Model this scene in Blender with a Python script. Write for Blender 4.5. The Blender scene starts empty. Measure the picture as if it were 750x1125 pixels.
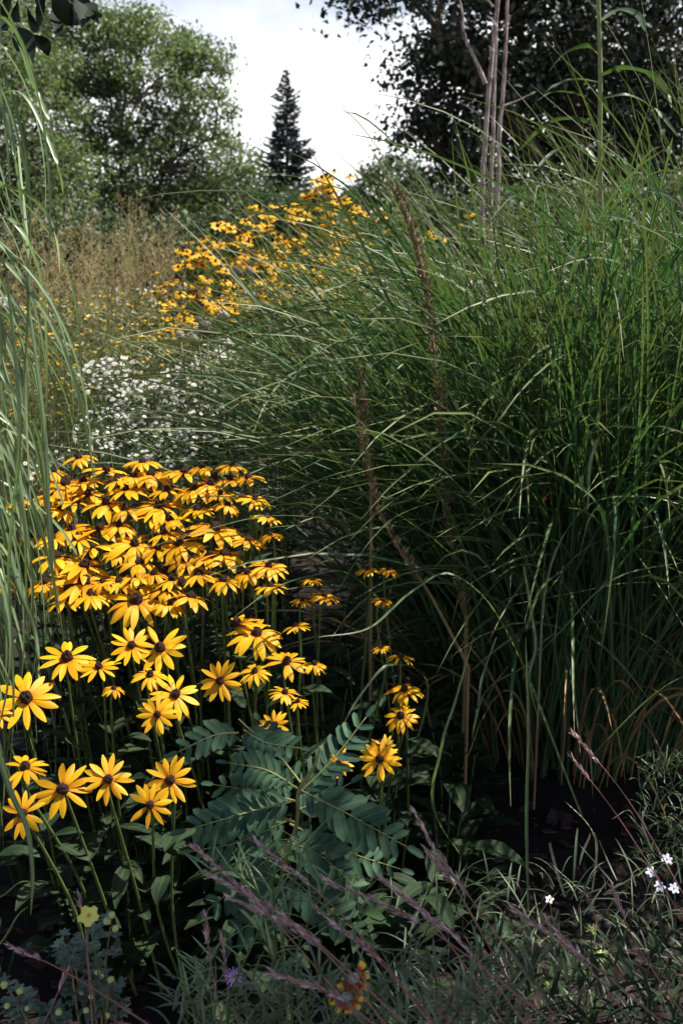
import bpy, math, random
import numpy as np
from mathutils import Vector, Matrix, Quaternion
random.seed(11)
RNG = np.random.default_rng(7)
R = math.radians
sc = bpy.context.scene
col = bpy.data.collections.new('garden'); sc.collection.children.link(col)
U = random.uniform

# ------------------------------------------------------------------ camera
CAM_Z = 1.2; PITCH = R(12.0); F = 35/36*1125.0
def at(px, py, Y):
    """a point that stands Y metres ahead, from a place in the photograph (used to survey the garden)"""
    u = (px-375)/F; v = (562.5-py)/F
    dy = math.cos(PITCH)+v*math.sin(PITCH); dz = -math.sin(PITCH)+v*math.cos(PITCH)
    return Vector((u/dy*Y, Y, CAM_Z+dz/dy*Y))
def gx(px, Y): return (px-375)/F*Y

# ------------------------------------------------------------------ object helpers
def tag(o, label=None, cat=None, group=None, kind=None):
    if label: o['label'] = label
    if cat: o['category'] = cat
    if group: o['group'] = group
    if kind: o['kind'] = kind
    return o
def empty(name, loc=(0,0,0)):
    o = bpy.data.objects.new(name, None); o.location = loc; o.empty_display_size = .05
    col.objects.link(o); return o
def inst(name, mesh, parent=None, loc=(0,0,0), quat=None, scale=1.0):
    o = bpy.data.objects.new(name, mesh); col.objects.link(o)
    o.parent = parent; o.location = loc
    if quat is not None: o.rotation_mode = 'QUATERNION'; o.rotation_quaternion = quat
    o.scale = (scale,)*3 if not hasattr(scale, '__len__') else scale
    return o

class MB:
    """collects vertices (with rnd, across, along parameters) and faces for ONE mesh"""
    def __init__(s): s.v=[]; s.p=[]; s.q=[]; s.t=[]; s.n=0; s.qm=[]; s.tm=[]
    def add(s, v, quads=None, tris=None, prm=None, mat=0):
        v = np.asarray(v, float).reshape(-1,3); k = len(v)
        if prm is None: prm = np.zeros((k,3)); prm[:,0] = random.random()
        s.v.append(v); s.p.append(np.asarray(prm,float).reshape(-1,3))
        if quads is not None and len(quads):
            q = np.asarray(quads,int).reshape(-1,4)+s.n; s.q.append(q); s.qm.append(np.full(len(q),mat))
        if tris is not None and len(tris):
            t = np.asarray(tris,int).reshape(-1,3)+s.n; s.t.append(t); s.tm.append(np.full(len(t),mat))
        s.n += k
    def mesh(s, name, mats, smooth=True, origin=(0,0,0)):
        v = np.concatenate(s.v)-np.array(origin); p = np.concatenate(s.p)
        q = np.concatenate(s.q) if s.q else np.zeros((0,4),int)
        t = np.concatenate(s.t) if s.t else np.zeros((0,3),int)
        me = bpy.data.meshes.new(name)
        me.vertices.add(len(v)); me.vertices.foreach_set('co', v.astype(np.float32).ravel())
        loops = np.concatenate([q.ravel(), t.ravel()]).astype(np.int32)
        me.loops.add(len(loops)); me.loops.foreach_set('vertex_index', loops)
        nf = len(q)+len(t); me.polygons.add(nf)
        st = np.concatenate([np.arange(len(q))*4, len(q)*4+np.arange(len(t))*3]).astype(np.int32)
        me.polygons.foreach_set('loop_start', st)
        mi = np.concatenate((s.qm+s.tm)) if (s.qm or s.tm) else np.zeros(0)
        me.polygons.foreach_set('material_index', mi.astype(np.int32))
        me.polygons.foreach_set('use_smooth', np.full(nf, smooth))
        a = me.attributes.new('prm', 'FLOAT_VECTOR', 'POINT'); a.data.foreach_set('vector', p.astype(np.float32).ravel())
        for m in (mats if isinstance(mats,(list,tuple)) else [mats]): me.materials.append(m)
        me.update(calc_edges=True); me.validate()
        return me
    def build(s, name, mats, parent=None, smooth=True):
        o = parent.location if parent is not None and parent.parent is None else Vector((0,0,0))
        return inst(name, s.mesh(name, mats, smooth, tuple(o)), parent)

# ------------------------------------------------------------------ materials
def newmat(name):
    m = bpy.data.materials.new(name); m.use_nodes = True
    nt = m.node_tree; nt.nodes.clear(); return m, nt, nt.nodes.new, nt.links.new
def prm_nodes(N, L):
    a = N('ShaderNodeAttribute'); a.attribute_name = 'prm'
    s = N('ShaderNodeSeparateXYZ'); L(a.outputs['Vector'], s.inputs[0]); return s.outputs
def ramp(N, L, fac, stops, interp='LINEAR'):
    r = N('ShaderNodeValToRGB'); cr = r.color_ramp; cr.interpolation = interp
    while len(cr.elements) < len(stops): cr.elements.new(.5)
    for e, (p, c) in zip(cr.elements, stops): e.position = p; e.color = (*c, 1)
    L(fac, r.inputs[0]); return r.outputs[0]
def mixc(N, L, fac, a, b, mode='MIX'):
    m = N('ShaderNodeMix'); m.data_type = 'RGBA'; m.blend_type = mode
    for s, v in ((m.inputs[0], fac), (m.inputs[6], a), (m.inputs[7], b)):
        if isinstance(v, (int,float)): s.default_value = v
        elif isinstance(v, tuple): s.default_value = (*v, 1)
        else: L(v, s)
    return m.outputs[2]
def leafmat(name, cols, rib=None, ribw=.12, rough=.45, trans=.3, tcol=None, tip=None, spec=.5, nscale=60, noise=.35, objvar=0):
    m, nt, N, L = newmat(name); P = prm_nodes(N, L)
    k = len(cols); c = ramp(N, L, P[0], [(i/(k-1) if k>1 else 0, q) for i, q in enumerate(cols)])
    tc = N('ShaderNodeTexCoord'); nz = N('ShaderNodeTexNoise'); nz.inputs['Scale'].default_value = nscale; nz.inputs['Detail'].default_value = 3
    L(tc.outputs['Object'], nz.inputs['Vector'])
    hs = N('ShaderNodeHueSaturation'); mr = N('ShaderNodeMapRange')
    mr.inputs[1].default_value = .3; mr.inputs[2].default_value = .7
    mr.inputs[3].default_value = 1-noise; mr.inputs[4].default_value = 1+noise
    L(nz.outputs[0], mr.inputs[0]); L(mr.outputs[0], hs.inputs['Value']); L(c, hs.inputs['Color']); c = hs.outputs[0]
    if tip: 
        tr = ramp(N, L, P[2], [(.72,(0,0,0)), (1,(1,1,1))]); c = mixc(N, L, tr, c, tip)
    if rib:
        r = ramp(N, L, P[1], [(.5-ribw,(0,0,0)), (.5-ribw*.4,(1,1,1)), (.5+ribw*.4,(1,1,1)), (.5+ribw,(0,0,0))])
        c = mixc(N, L, r, c, rib)
    b = N('ShaderNodeBsdfPrincipled'); L(c, b.inputs['Base Color'])
    b.inputs['Roughness'].default_value = rough; b.inputs['Specular IOR Level'].default_value = spec
    t = N('ShaderNodeBsdfTranslucent')
    if tcol: L(mixc(N, L, 1.0, c, tcol, 'MULTIPLY'), t.inputs[0])
    else: L(c, t.inputs[0])
    mx = N('ShaderNodeMixShader'); mx.inputs[0].default_value = trans
    L(b.outputs[0], mx.inputs[1]); L(t.outputs[0], mx.inputs[2])
    o = N('ShaderNodeOutputMaterial'); L(mx.outputs[0], o.inputs[0]); return m
def solid(name, c1, c2, scale=30, rough=.8, bump=.3, spec=.3, stretch=(1,1,1)):
    m, nt, N, L = newmat(name)
    tc = N('ShaderNodeTexCoord'); mp = N('ShaderNodeMapping'); mp.inputs['Scale'].default_value = stretch
    L(tc.outputs['Object'], mp.inputs[0]); nz = N('ShaderNodeTexNoise'); nz.inputs['Scale'].default_value = scale
    nz.inputs['Detail'].default_value = 6; nz.inputs['Roughness'].default_value = .65; L(mp.outputs[0], nz.inputs['Vector'])
    c = ramp(N, L, nz.outputs[0], [(.35,c1), (.65,c2)])
    b = N('ShaderNodeBsdfPrincipled'); L(c, b.inputs['Base Color']); b.inputs['Roughness'].default_value = rough
    b.inputs['Specular IOR Level'].default_value = spec
    bp = N('ShaderNodeBump'); bp.inputs['Strength'].default_value = bump; bp.inputs['Distance'].default_value = .01
    L(nz.outputs[0], bp.inputs['Height']); L(bp.outputs[0], b.inputs['Normal'])
    o = N('ShaderNodeOutputMaterial'); L(b.outputs[0], o.inputs[0]); return m
def petalmat(name, base, tip, dark, trans=.35, rough=.5):
    m, nt, N, L = newmat(name); P = prm_nodes(N, L)
    c = ramp(N, L, P[2], [(0,dark), (.28,base), (1,tip)])
    w = N('ShaderNodeMath'); w.operation='MULTIPLY'; w.inputs[1].default_value = 38; L(P[1], w.inputs[0])
    sn = N('ShaderNodeMath'); sn.operation='SINE'; L(w.outputs[0], sn.inputs[0])
    mr = N('ShaderNodeMapRange'); mr.inputs[1].default_value=-1; mr.inputs[3].default_value=.72; mr.inputs[4].default_value=1.04
    L(sn.outputs[0], mr.inputs[0])
    hs = N('ShaderNodeHueSaturation'); L(c, hs.inputs['Color']); L(mr.outputs[0], hs.inputs['Value'])
    hr = N('ShaderNodeMapRange'); hr.inputs[3].default_value=.488; hr.inputs[4].default_value=.506; L(P[0], hr.inputs[0]); L(hr.outputs[0], hs.inputs['Hue'])
    oi = N('ShaderNodeObjectInfo'); ov = N('ShaderNodeMapRange'); ov.inputs[3].default_value=.80; ov.inputs[4].default_value=1.06; L(oi.outputs['Random'], ov.inputs[0])
    hs2 = N('ShaderNodeHueSaturation'); L(hs.outputs[0], hs2.inputs['Color']); L(ov.outputs[0], hs2.inputs['Value']); hs = hs2
    b = N('ShaderNodeBsdfPrincipled'); L(hs.outputs[0], b.inputs['Base Color']); b.inputs['Roughness'].default_value = rough
    b.inputs['Specular IOR Level'].default_value=.25
    t = N('ShaderNodeBsdfTranslucent'); L(hs.outputs[0], t.inputs[0])
    mx = N('ShaderNodeMixShader'); mx.inputs[0].default_value = trans
    L(b.outputs[0], mx.inputs[1]); L(t.outputs[0], mx.inputs[2])
    o = N('ShaderNodeOutputMaterial'); L(mx.outputs[0], o.inputs[0]); return m

M = {}
M['petal'] = petalmat('yellow petal', (.86,.43,.008), (.90,.52,.018), (.72,.24,.006), .38)
M['petal_far'] = petalmat('far yellow petal', (.86,.46,.01), (.90,.57,.02), (.74,.28,.006), .4)
M['cone'] = solid('dark cone', (.012,.004,.003), (.045,.015,.008), 400, .7, .6)
M['gstem'] = solid('green stem', (.045,.075,.018), (.08,.11,.03), 60, .6, .1)
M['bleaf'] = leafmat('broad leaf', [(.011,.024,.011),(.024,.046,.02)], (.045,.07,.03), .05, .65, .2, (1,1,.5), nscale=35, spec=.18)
M['misc'] = leafmat('tall grass blade', [(.024,.064,.026),(.038,.096,.036),(.062,.13,.05),(.042,.098,.05)], (.2,.29,.17), .09, .45, .3, (.85,1,.45), tip=(.14,.13,.05), spec=.3, nscale=9, noise=.25)
M['drygrass'] = leafmat('dry straw blade', [(.22,.13,.06),(.34,.24,.12)], None, .1, .5, .3, nscale=14)
M['drape'] = leafmat('drooping grass blade', [(.09,.15,.07),(.13,.20,.10),(.18,.25,.12)], (.30,.37,.24), .08, .4, .38, (.9,1,.5), tip=(.16,.17,.07), nscale=12, noise=.25)
M['cane'] = leafmat('cane leaf', [(.035,.07,.025),(.055,.095,.04)], (.14,.18,.11), .05, .5, .35, (.9,1,.4), nscale=12)
M['tan'] = leafmat('tan panicle', [(.22,.19,.07),(.30,.25,.10),(.34,.25,.14)], None, .1, .6, .35, nscale=30)
M['olive'] = leafmat('olive stalk', [(.09,.12,.04),(.17,.18,.07)], None, .1, .5, .35, nscale=20)
M['speck'] = leafmat('small yellow blossom', [(.6,.36,.02),(.7,.5,.03)], None, .1, .5, .3, nscale=20, noise=.15)
M['white'] = leafmat('white ray', [(.55,.55,.52),(.74,.74,.72)], None, .1, .6, .3, nscale=30, noise=.08)
M['yeye'] = solid('yellow eye', (.35,.22,.03), (.5,.36,.05), 300, .8, .4)
M['astfol'] = leafmat('aster foliage', [(.035,.055,.028),(.06,.085,.042)], None, .1, .5, .3, nscale=30)
M['farfol'] = leafmat('coneflower foliage', [(.05,.085,.028),(.085,.13,.045)], None, .1, .5, .32, (.9,1,.5), nscale=10)
M['thistle'] = solid('globe seed head', (.3,.28,.2), (.5,.47,.34), 120, .9, .8)
M['thistle_dark'] = solid('dark globe seed head', (.12,.1,.09), (.24,.21,.19), 120, .9, .8)
M['pinna'] = leafmat('blue green leaflet', [(.022,.058,.034),(.035,.08,.045),(.052,.105,.058)], (.09,.15,.08), .035, .65, .2, (.8,1,.5), nscale=60, noise=.3, spec=.2)
M['rachis'] = solid('yellow green rachis', (.14,.16,.05), (.2,.2,.08), 60, .6, .1)
M['needle'] = leafmat('narrow pale leaf', [(.10,.16,.08),(.17,.25,.12),(.22,.3,.15)], None, .1, .45, .3, (.9,1,.5), nscale=30)
M['thicket'] = leafmat('grey green leaf', [(.06,.09,.05),(.11,.15,.085),(.14,.19,.11)], None, .1, .5, .3, nscale=30)
M['blue'] = leafmat('purple seed spike', [(.26,.13,.14),(.46,.28,.29),(.58,.42,.42)], None, .1, .6, .3, nscale=60)
M['bluest'] = solid('purple stalk', (.14,.06,.05), (.22,.11,.09), 50, .6, .1)
M['seedspike'] = leafmat('brown seed husk', [(.09,.06,.035),(.17,.12,.065),(.32,.27,.14)], None, .1, .6, .2, nscale=50)
M['brownstem'] = solid('brown stalk', (.12,.08,.04), (.22,.16,.08), 50, .7, .3, stretch=(1,1,.1))
M['dead'] = leafmat('withered straw leaf', [(.35,.3,.2),(.5,.45,.34)], None, .1, .6, .3, nscale=25)
M['paleyel'] = leafmat('pale yellow petal', [(.75,.68,.12),(.8,.74,.2)], None, .1, .6, .35, nscale=40, noise=.1)
M['potleaf'] = leafmat('small grey leaf', [(.07,.11,.08),(.12,.17,.13)], None, .1, .5, .2, nscale=40)
M['bud'] = solid('pale green bud', (.3,.36,.12), (.45,.48,.2), 80, .6, .2)
M['purple'] = leafmat('purple ray', [(.35,.2,.55),(.5,.32,.7)], None, .1, .5, .3, nscale=40, noise=.1)
M['palblue'] = leafmat('pale blue petal', [(.3,.33,.55),(.5,.52,.7)], None, .1, .5, .3, nscale=40, noise=.1)
M['spiky'] = leafmat('green bract', [(.16,.22,.06),(.3,.36,.14)], None, .1, .5, .3, nscale=40)
M['bark'] = solid('dark bark', (.035,.028,.022), (.09,.075,.06), 12, .9, .6, stretch=(1,1,.25))
M['snagbark'] = solid('peeling pinkish bark', (.035,.02,.022), (.5,.40,.38), 70, .8, .9, stretch=(1,1,.22))
M['leaf_light'] = leafmat('light green tree leaf', [(.075,.115,.055),(.12,.165,.08),(.17,.22,.11)], None, .1, .45, .4, (.9,1,.45), nscale=.9, noise=.3)  # light green leaf colour of both left trees
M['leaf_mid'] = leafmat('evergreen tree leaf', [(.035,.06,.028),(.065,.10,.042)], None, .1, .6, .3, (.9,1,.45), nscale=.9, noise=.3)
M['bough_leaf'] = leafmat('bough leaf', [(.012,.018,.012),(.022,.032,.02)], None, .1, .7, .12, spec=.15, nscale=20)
M['leaf_dark'] = leafmat('shade darkened tree leaf', [(.016,.025,.014),(.032,.045,.024)], None, .1, .45, .15, (.9,1,.45), nscale=1.2, noise=.3)  # low leaf colour carries the shade inside the right hand crowns
M['sprneedle'] = leafmat('blue spruce needle', [(.016,.03,.03),(.03,.05,.05)], None, .1, .6, .1, nscale=3)
def gaillmat():
    m, nt, N, L = newmat('red petal with yellow tip'); P = prm_nodes(N, L)
    c = ramp(N, L, P[2], [(0,(.25,.02,.01)), (.55,(.42,.035,.012)), (.7,(.75,.42,.03)), (1,(.8,.55,.05))])
    b = N('ShaderNodeBsdfPrincipled'); L(c, b.inputs['Base Color']); b.inputs['Roughness'].default_value=.6
    t = N('ShaderNodeBsdfTranslucent'); L(c, t.inputs[0]); mx = N('ShaderNodeMixShader'); mx.inputs[0].default_value=.35
    L(b.outputs[0], mx.inputs[1]); L(t.outputs[0], mx.inputs[2])
    o = N('ShaderNodeOutputMaterial'); L(mx.outputs[0], o.inputs[0]); return m
M['gaill'] = gaillmat()
M['grey'] = solid('grey fuzzy disc', (.2,.2,.18), (.5,.5,.46), 200, .9, .5)
M['pebble'] = solid('grey pebble', (.05,.04,.045), (.14,.12,.12), 30, .8, .3)
M['chip'] = solid('brown wood chip', (.02,.011,.011), (.07,.04,.036), 60, .9, .3)
M['snail'] = solid('tan snail shell', (.22,.12,.07), (.4,.26,.16), 150, .4, .1)

# ------------------------------------------------------------------ geometry makers
def blades(mb, base, az, l0, l1, Ln, W, segs=10, pw=1.6, twist=None, fold=.25, drift=None, mat=0, wprof=.55, rnd=None, wig=0):
    """a batch of grass blades, each a folded strip that starts at lean l0 and ends at lean l1"""
    base = np.asarray(base, float); n = len(base)
    f = lambda x: np.broadcast_to(np.asarray(x, float), (n,)).copy()
    az, l0, l1, Ln, W, pw = map(f, (az, l0, l1, Ln, W, pw))
    twist = f(0 if twist is None else twist); drift = f(0 if drift is None else drift)
    rnd = RNG.random(n) if rnd is None else f(rnd)
    s = np.linspace(0, 1, segs+1)
    lean = l0[:,None]+(l1-l0)[:,None]*s[None]**pw[:,None]
    a = az[:,None]+drift[:,None]*s[None]
    if wig: 
        ph = RNG.random(n)*6.28; a = a+wig*np.sin(s[None]*7+ph[:,None]); lean = lean+wig*.4*np.sin(s[None]*9+ph[:,None]*2)
    d = np.stack([np.sin(lean)*np.cos(a), np.sin(lean)*np.sin(a), np.cos(lean)], -1)
    ds = (Ln/segs)[:,None,None]
    mid = (d[:,1:]+d[:,:-1])*.5*ds
    P = np.concatenate([np.zeros((n,1,3)), np.cumsum(mid,1)], 1)+base[:,None]
    side = np.stack([-np.sin(a), np.cos(a), np.zeros_like(a)], -1)
    nor = np.cross(d, side)
    tw = twist[:,None]*s[None]+ (RNG.random(n)*6.28)[:,None]*0
    c, q = np.cos(tw)[...,None], np.sin(tw)[...,None]
    sd = side*c+nor*q; nr = nor*c-side*q
    w = (W[:,None]*(.55+.45*np.minimum(s/.25,1))[None]*(1-s**3)[None]**wprof)[...,None]*.5
    w = np.maximum(w, W[:,None,None]*.02)
    V = np.stack([P-sd*w, P-nr*w*fold*2, P+sd*w], 2)            # n, segs+1, 3, 3
    prm = np.zeros((n, segs+1, 3, 3)); prm[...,0] = rnd[:,None,None]; prm[...,1] = np.array([0,.5,1]); prm[...,2] = s[None,:,None]
    i = np.arange(segs)[:,None]*3+np.arange(2)[None]
    q1 = np.stack([i, i+1, i+4, i+3], -1).reshape(-1,4)
    Q = (np.arange(n)[:,None,None]*(segs+1)*3+q1[None]).reshape(-1,4)
    mb.add(V, Q, prm=prm, mat=mat)
def catmull(pts, m=5):
    P = [Vector(p) for p in pts]; P = [P[0]*2-P[1]]+P+[P[-1]*2-P[-2]]; out = []
    for i in range(1, len(P)-2):
        for k in range(m):
            t = k/m; a,b,c,d = P[i-1:i+3]
            out.append(.5*((2*b)+(c-a)*t+(2*a-5*b+4*c-d)*t*t+(3*b-a-3*c+d)*t**3))
    out.append(P[-2]); return out
def poly_blade(mb, pts, W, rnd=None, mat=0, m=6, roll=0, fat0=.6):
    C = catmull(pts, m); n = len(C); rnd = random.random() if rnd is None else rnd; V=[]; pr=[]
    for i, p in enumerate(C):
        t = (C[min(i+1,n-1)]-C[max(i-1,0)]).normalized()
        up = Vector((0,0,1)) if abs(t.z) < .9 else Vector((0,1,0))
        sd = t.cross(up).normalized(); nr = sd.cross(t); s = i/(n-1)
        sd2 = sd*math.cos(roll)+nr*math.sin(roll); nr2 = nr*math.cos(roll)-sd*math.sin(roll)
        w = W*.5*(fat0+(1-fat0)*min(s/.3,1))*max(.03,(1-s**3))**.6
        V += [p-sd2*w, p-nr2*w*.4, p+sd2*w]; pr += [(rnd,0,s),(rnd,.5,s),(rnd,1,s)]
    Q = [(i*3+k, i*3+k+1, i*3+k+4, i*3+k+3) for i in range(n-1) for k in range(2)]
    mb.add([tuple(v) for v in V], Q, prm=pr, mat=mat)
def tube(mb, pts, r0, r1, sides=6, mat=0, rnd=None, lump=0):
    P = [Vector(p) for p in pts]; n = len(P); V=[]; pr=[]; rnd = random.random() if rnd is None else rnd
    for i, p in enumerate(P):
        t = (P[min(i+1,n-1)]-P[max(i-1,0)]).normalized()
        a = t.cross(Vector((.3,1,.1))).normalized(); b = t.cross(a); r = r0+(r1-r0)*i/(n-1)
        for k in range(sides):
            th = k*2*math.pi/sides; rr = r*(1+lump*U(-1,1)); V.append(tuple(p+a*math.cos(th)*rr+b*math.sin(th)*rr)); pr.append((rnd,k/sides,i/(n-1)))
    Q = [(i*sides+k, i*sides+(k+1)%sides, (i+1)*sides+(k+1)%sides, (i+1)*sides+k) for i in range(n-1) for k in range(sides)]
    V.append(tuple(P[-1])); pr.append((rnd,0,1)); T = [((n-1)*sides+k, (n-1)*sides+(k+1)%sides, n*sides) for k in range(sides)]
    mb.add(V, Q, T, prm=pr, mat=mat)
def leafquads(mb, C, D, Nn, L, W, rnd=None, mat=0, fold=.15):
    """many small leaves: each a folded pointed outline of four faces; C base, D direction, Nn normal"""
    C=np.asarray(C,float); n=len(C); D=D/np.linalg.norm(D,axis=1,keepdims=True)
    S=np.cross(D,Nn); S/=np.maximum(np.linalg.norm(S,axis=1,keepdims=True),1e-6); Nn=np.cross(S,D)
    L=np.broadcast_to(L,(n,))[:,None]; W=np.broadcast_to(W,(n,))[:,None]
    rnd = RNG.random(n) if rnd is None else rnd
    up=Nn*W*fold
    V=np.stack([C, C+D*L*.4-S*W*.5+up, C+D*L*.45, C+D*L*.4+S*W*.5+up, C+D*L-up*.6],1)
    prm=np.zeros((n,5,3)); prm[...,0]=rnd[:,None]; prm[...,1]=np.array([.5,0,.5,1,.5]); prm[...,2]=np.array([0,.4,.45,.4,1])
    q=np.array([[0,2,1],[0,3,2],[1,2,4],[2,3,4]])
    T=(np.arange(n)[:,None,None]*5+q[None]).reshape(-1,3); mb.add(V,None,T,prm=prm,mat=mat)
def strip_leaf(mb, M4, L, W, droop=.6, rnd=None, cup=.2, segs=7, cross=4, mat=0, prof=None, wave=0, ridge=0):
    """one broad leaf or petal growing along +X of M4, bending down by droop radians"""
    rnd = random.random() if rnd is None else rnd; V=[]; pr=[]; x=z=0; ph=U(0,6)
    for i in range(segs+1):
        s=i/segs; w = W*.5*(prof(s) if prof else math.sin(math.pi*min(.98,max(.03,s))**.8))
        th=-droop*s
        for k in range(cross+1):
            c=k/cross*2-1; zz = cup*w*(c*c)*1.0 + wave*w*math.sin(s*9+ph+c*2) + ridge*w*math.cos(c*math.pi*2)
            V.append(M4 @ Vector((x - zz*math.sin(th), c*w, z+zz*math.cos(th)))); pr.append((rnd,k/cross,s))
        x+=L/segs*math.cos(th); z+=L/segs*math.sin(th)
    n=cross+1; Q=[(i*n+k,(i+1)*n+k,(i+1)*n+k+1,i*n+k+1) for i in range(segs) for k in range(cross)]
    mb.add([tuple(v) for v in V], Q, prm=pr, mat=mat)
def petal_prof(s): return max(.0, (.38+.62*min(1,s/.5)**.9)*(1-max(0,(s-.55)/.45)**2.0*.80))
def frame(x, z=Vector((0,0,1)), loc=Vector((0,0,0))):
    x = Vector(x).normalized(); y = z.cross(x)
    if y.length < 1e-3: y = Vector((0,1,0))
    y.normalize(); z2 = x.cross(y)
    m = Matrix((x,y,z2)).transposed().to_4x4(); m.translation = loc; return m
def quat_n(n, spin=None):
    return Vector(n).normalized().to_track_quat('Z','Y') @ Quaternion((0,0,1), U(0,6.28) if spin is None else spin)

# ------------------------------------------------------------------ flower head meshes (unit radius)
def petals_mesh(k, droop, segs=6, cross=4, missing=0, mat='petal', messy=.16, wid=.26, gone=()):
    mb = MB()
    for i in range(k):
        if i < missing or i in gone: continue
        a = i*2*math.pi/k+U(-messy,messy); L = U(.78,.93); d = droop+U(-.18,.22); el = U(-.05,.14)
        X = Vector((math.cos(a)*math.cos(el), math.sin(a)*math.cos(el), math.sin(el)))
        m = frame(X, loc=Vector((math.cos(a)*.13, math.sin(a)*.13, U(-.03,.02))))
        m = m @ Matrix.Rotation(U(-.35,.35), 4, 'X')
        strip_leaf(mb, m, L, wid*U(.78,1.08), d, cup=U(-.35,.1), segs=segs, cross=cross, prof=petal_prof, ridge=.06 if cross > 3 else 0)
    return mb.mesh('petals', M[mat])
def dome_mesh(r, h, rings=7, seg=14, bump=.12, mat=None, name='cone'):
    mb = MB(); V=[]; Q=[]
    for i in range(rings+1):
        t = i/rings*math.pi*.72
        for k in range(seg):
            b = 1+bump*U(-1,1); a = (k+.5*(i%2))*2*math.pi/seg
            V.append((r*math.sin(t)*math.cos(a)*b+.0001*math.cos(a), r*math.sin(t)*math.sin(a)*b+.0001*math.sin(a), h*math.cos(t)*b))
    Q = [(i*seg+k,(i+1)*seg+k,(i+1)*seg+(k+1)%seg,i*seg+(k+1)%seg) for i in range(rings) for k in range(seg)]
    mb.add(V,Q); return mb.mesh(name, mat or M['cone'], smooth=False)
PET = {}
for i, (k, d) in enumerate(((13,.4),(15,.75),(12,.3),(16,.95),(15,1.2),(13,.15),(12,.5),(14,.3),(14,.85),(16,1.1))): PET[i] = petals_mesh(k, d)
PET[10]=petals_mesh(14,.6,gone=(3,4)); PET[11]=petals_mesh(13,.35,gone=(1,7)); PET[12]=petals_mesh(15,.8,gone=(5,6,11)); PET[13]=petals_mesh(12,.25,gone=(9,),messy=.3)
PET_MISS = petals_mesh(12, .3, missing=6)
CONES = [dome_mesh(.235, .30), dome_mesh(.23,.36), dome_mesh(.25,.30)]
FPET = [petals_mesh(9, d, 3, 2, 0, 'petal_far', .2, .5) for d in (.3,.6,.9,1.15)]
FCONE = dome_mesh(.26,.34,4,8)

def solo_leaf(mb, base, dirv, L, W, droop, mat=0, cross=4, wave=.1):
    strip_leaf(mb, frame(dirv, loc=Vector(base)), L, W, droop, cup=.25, segs=8, cross=cross, wave=wave, mat=mat,
               prof=lambda s: max(.04, math.sin(math.pi*s**.85))**.8)

# ------------------------------------------------------------------ setting: ground
def hgt(x, y): return .03*math.sin(x*2.1+1)*math.cos(y*1.7)+.02*math.sin(x*5.3+y*4.1)
def make_ground():
    xs = np.concatenate([-np.geomspace(150,3,14), np.linspace(-2.8,2.8,57), np.geomspace(3,150,14)])
    ys = np.concatenate([-np.geomspace(40,1,8), np.linspace(-.8,5,59), np.geomspace(5.2,260,22)])
    V = [(x,y,(hgt(x,y)+U(-.008,.008)) if abs(x)<3 and y<5 and y>-1 else 0) for y in ys for x in xs]; n = len(xs)
    Q = [(j*n+i,j*n+i+1,(j+1)*n+i+1,(j+1)*n+i) for j in range(len(ys)-1) for i in range(n-1)]
    mb = MB(); mb.add(V,Q)
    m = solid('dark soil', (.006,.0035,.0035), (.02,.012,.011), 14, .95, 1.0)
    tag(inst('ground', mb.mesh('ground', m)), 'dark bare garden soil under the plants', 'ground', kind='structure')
make_ground()

# litter on the soil: stuff nobody could count
def litter():
    mb = MB()
    for i in range(1500):
        x, y = U(-1.2,1.6), U(.8,2.3); z = hgt(x,y)+.006; a = U(0,6.28); l = U(.006,.03); w = l*U(.2,.6); t = U(-.5,.5)
        dx = Vector((math.cos(a),math.sin(a),t*.5))*l; dy = Vector((-math.sin(a),math.cos(a),U(-.3,.3)))*w; c = Vector((x,y,z)); up = Vector((0,0,w*.5))
        v = [c-dx-dy, c+dx-dy*.6, c+dx*.8+dy, c-dx*.7+dy]; v = [p-up*.5 for p in v]+[p+up*.5 for p in v]
        mb.add([tuple(p) for p in v], [(0,3,2,1),(4,5,6,7),(0,1,5,4),(1,2,6,5),(2,3,7,6),(3,0,4,7)])
    tag(mb.build('bark_litter', M['chip'], smooth=False), 'scattered brown wood chips and leaf litter on the soil', 'litter', kind='stuff')
litter()

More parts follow.
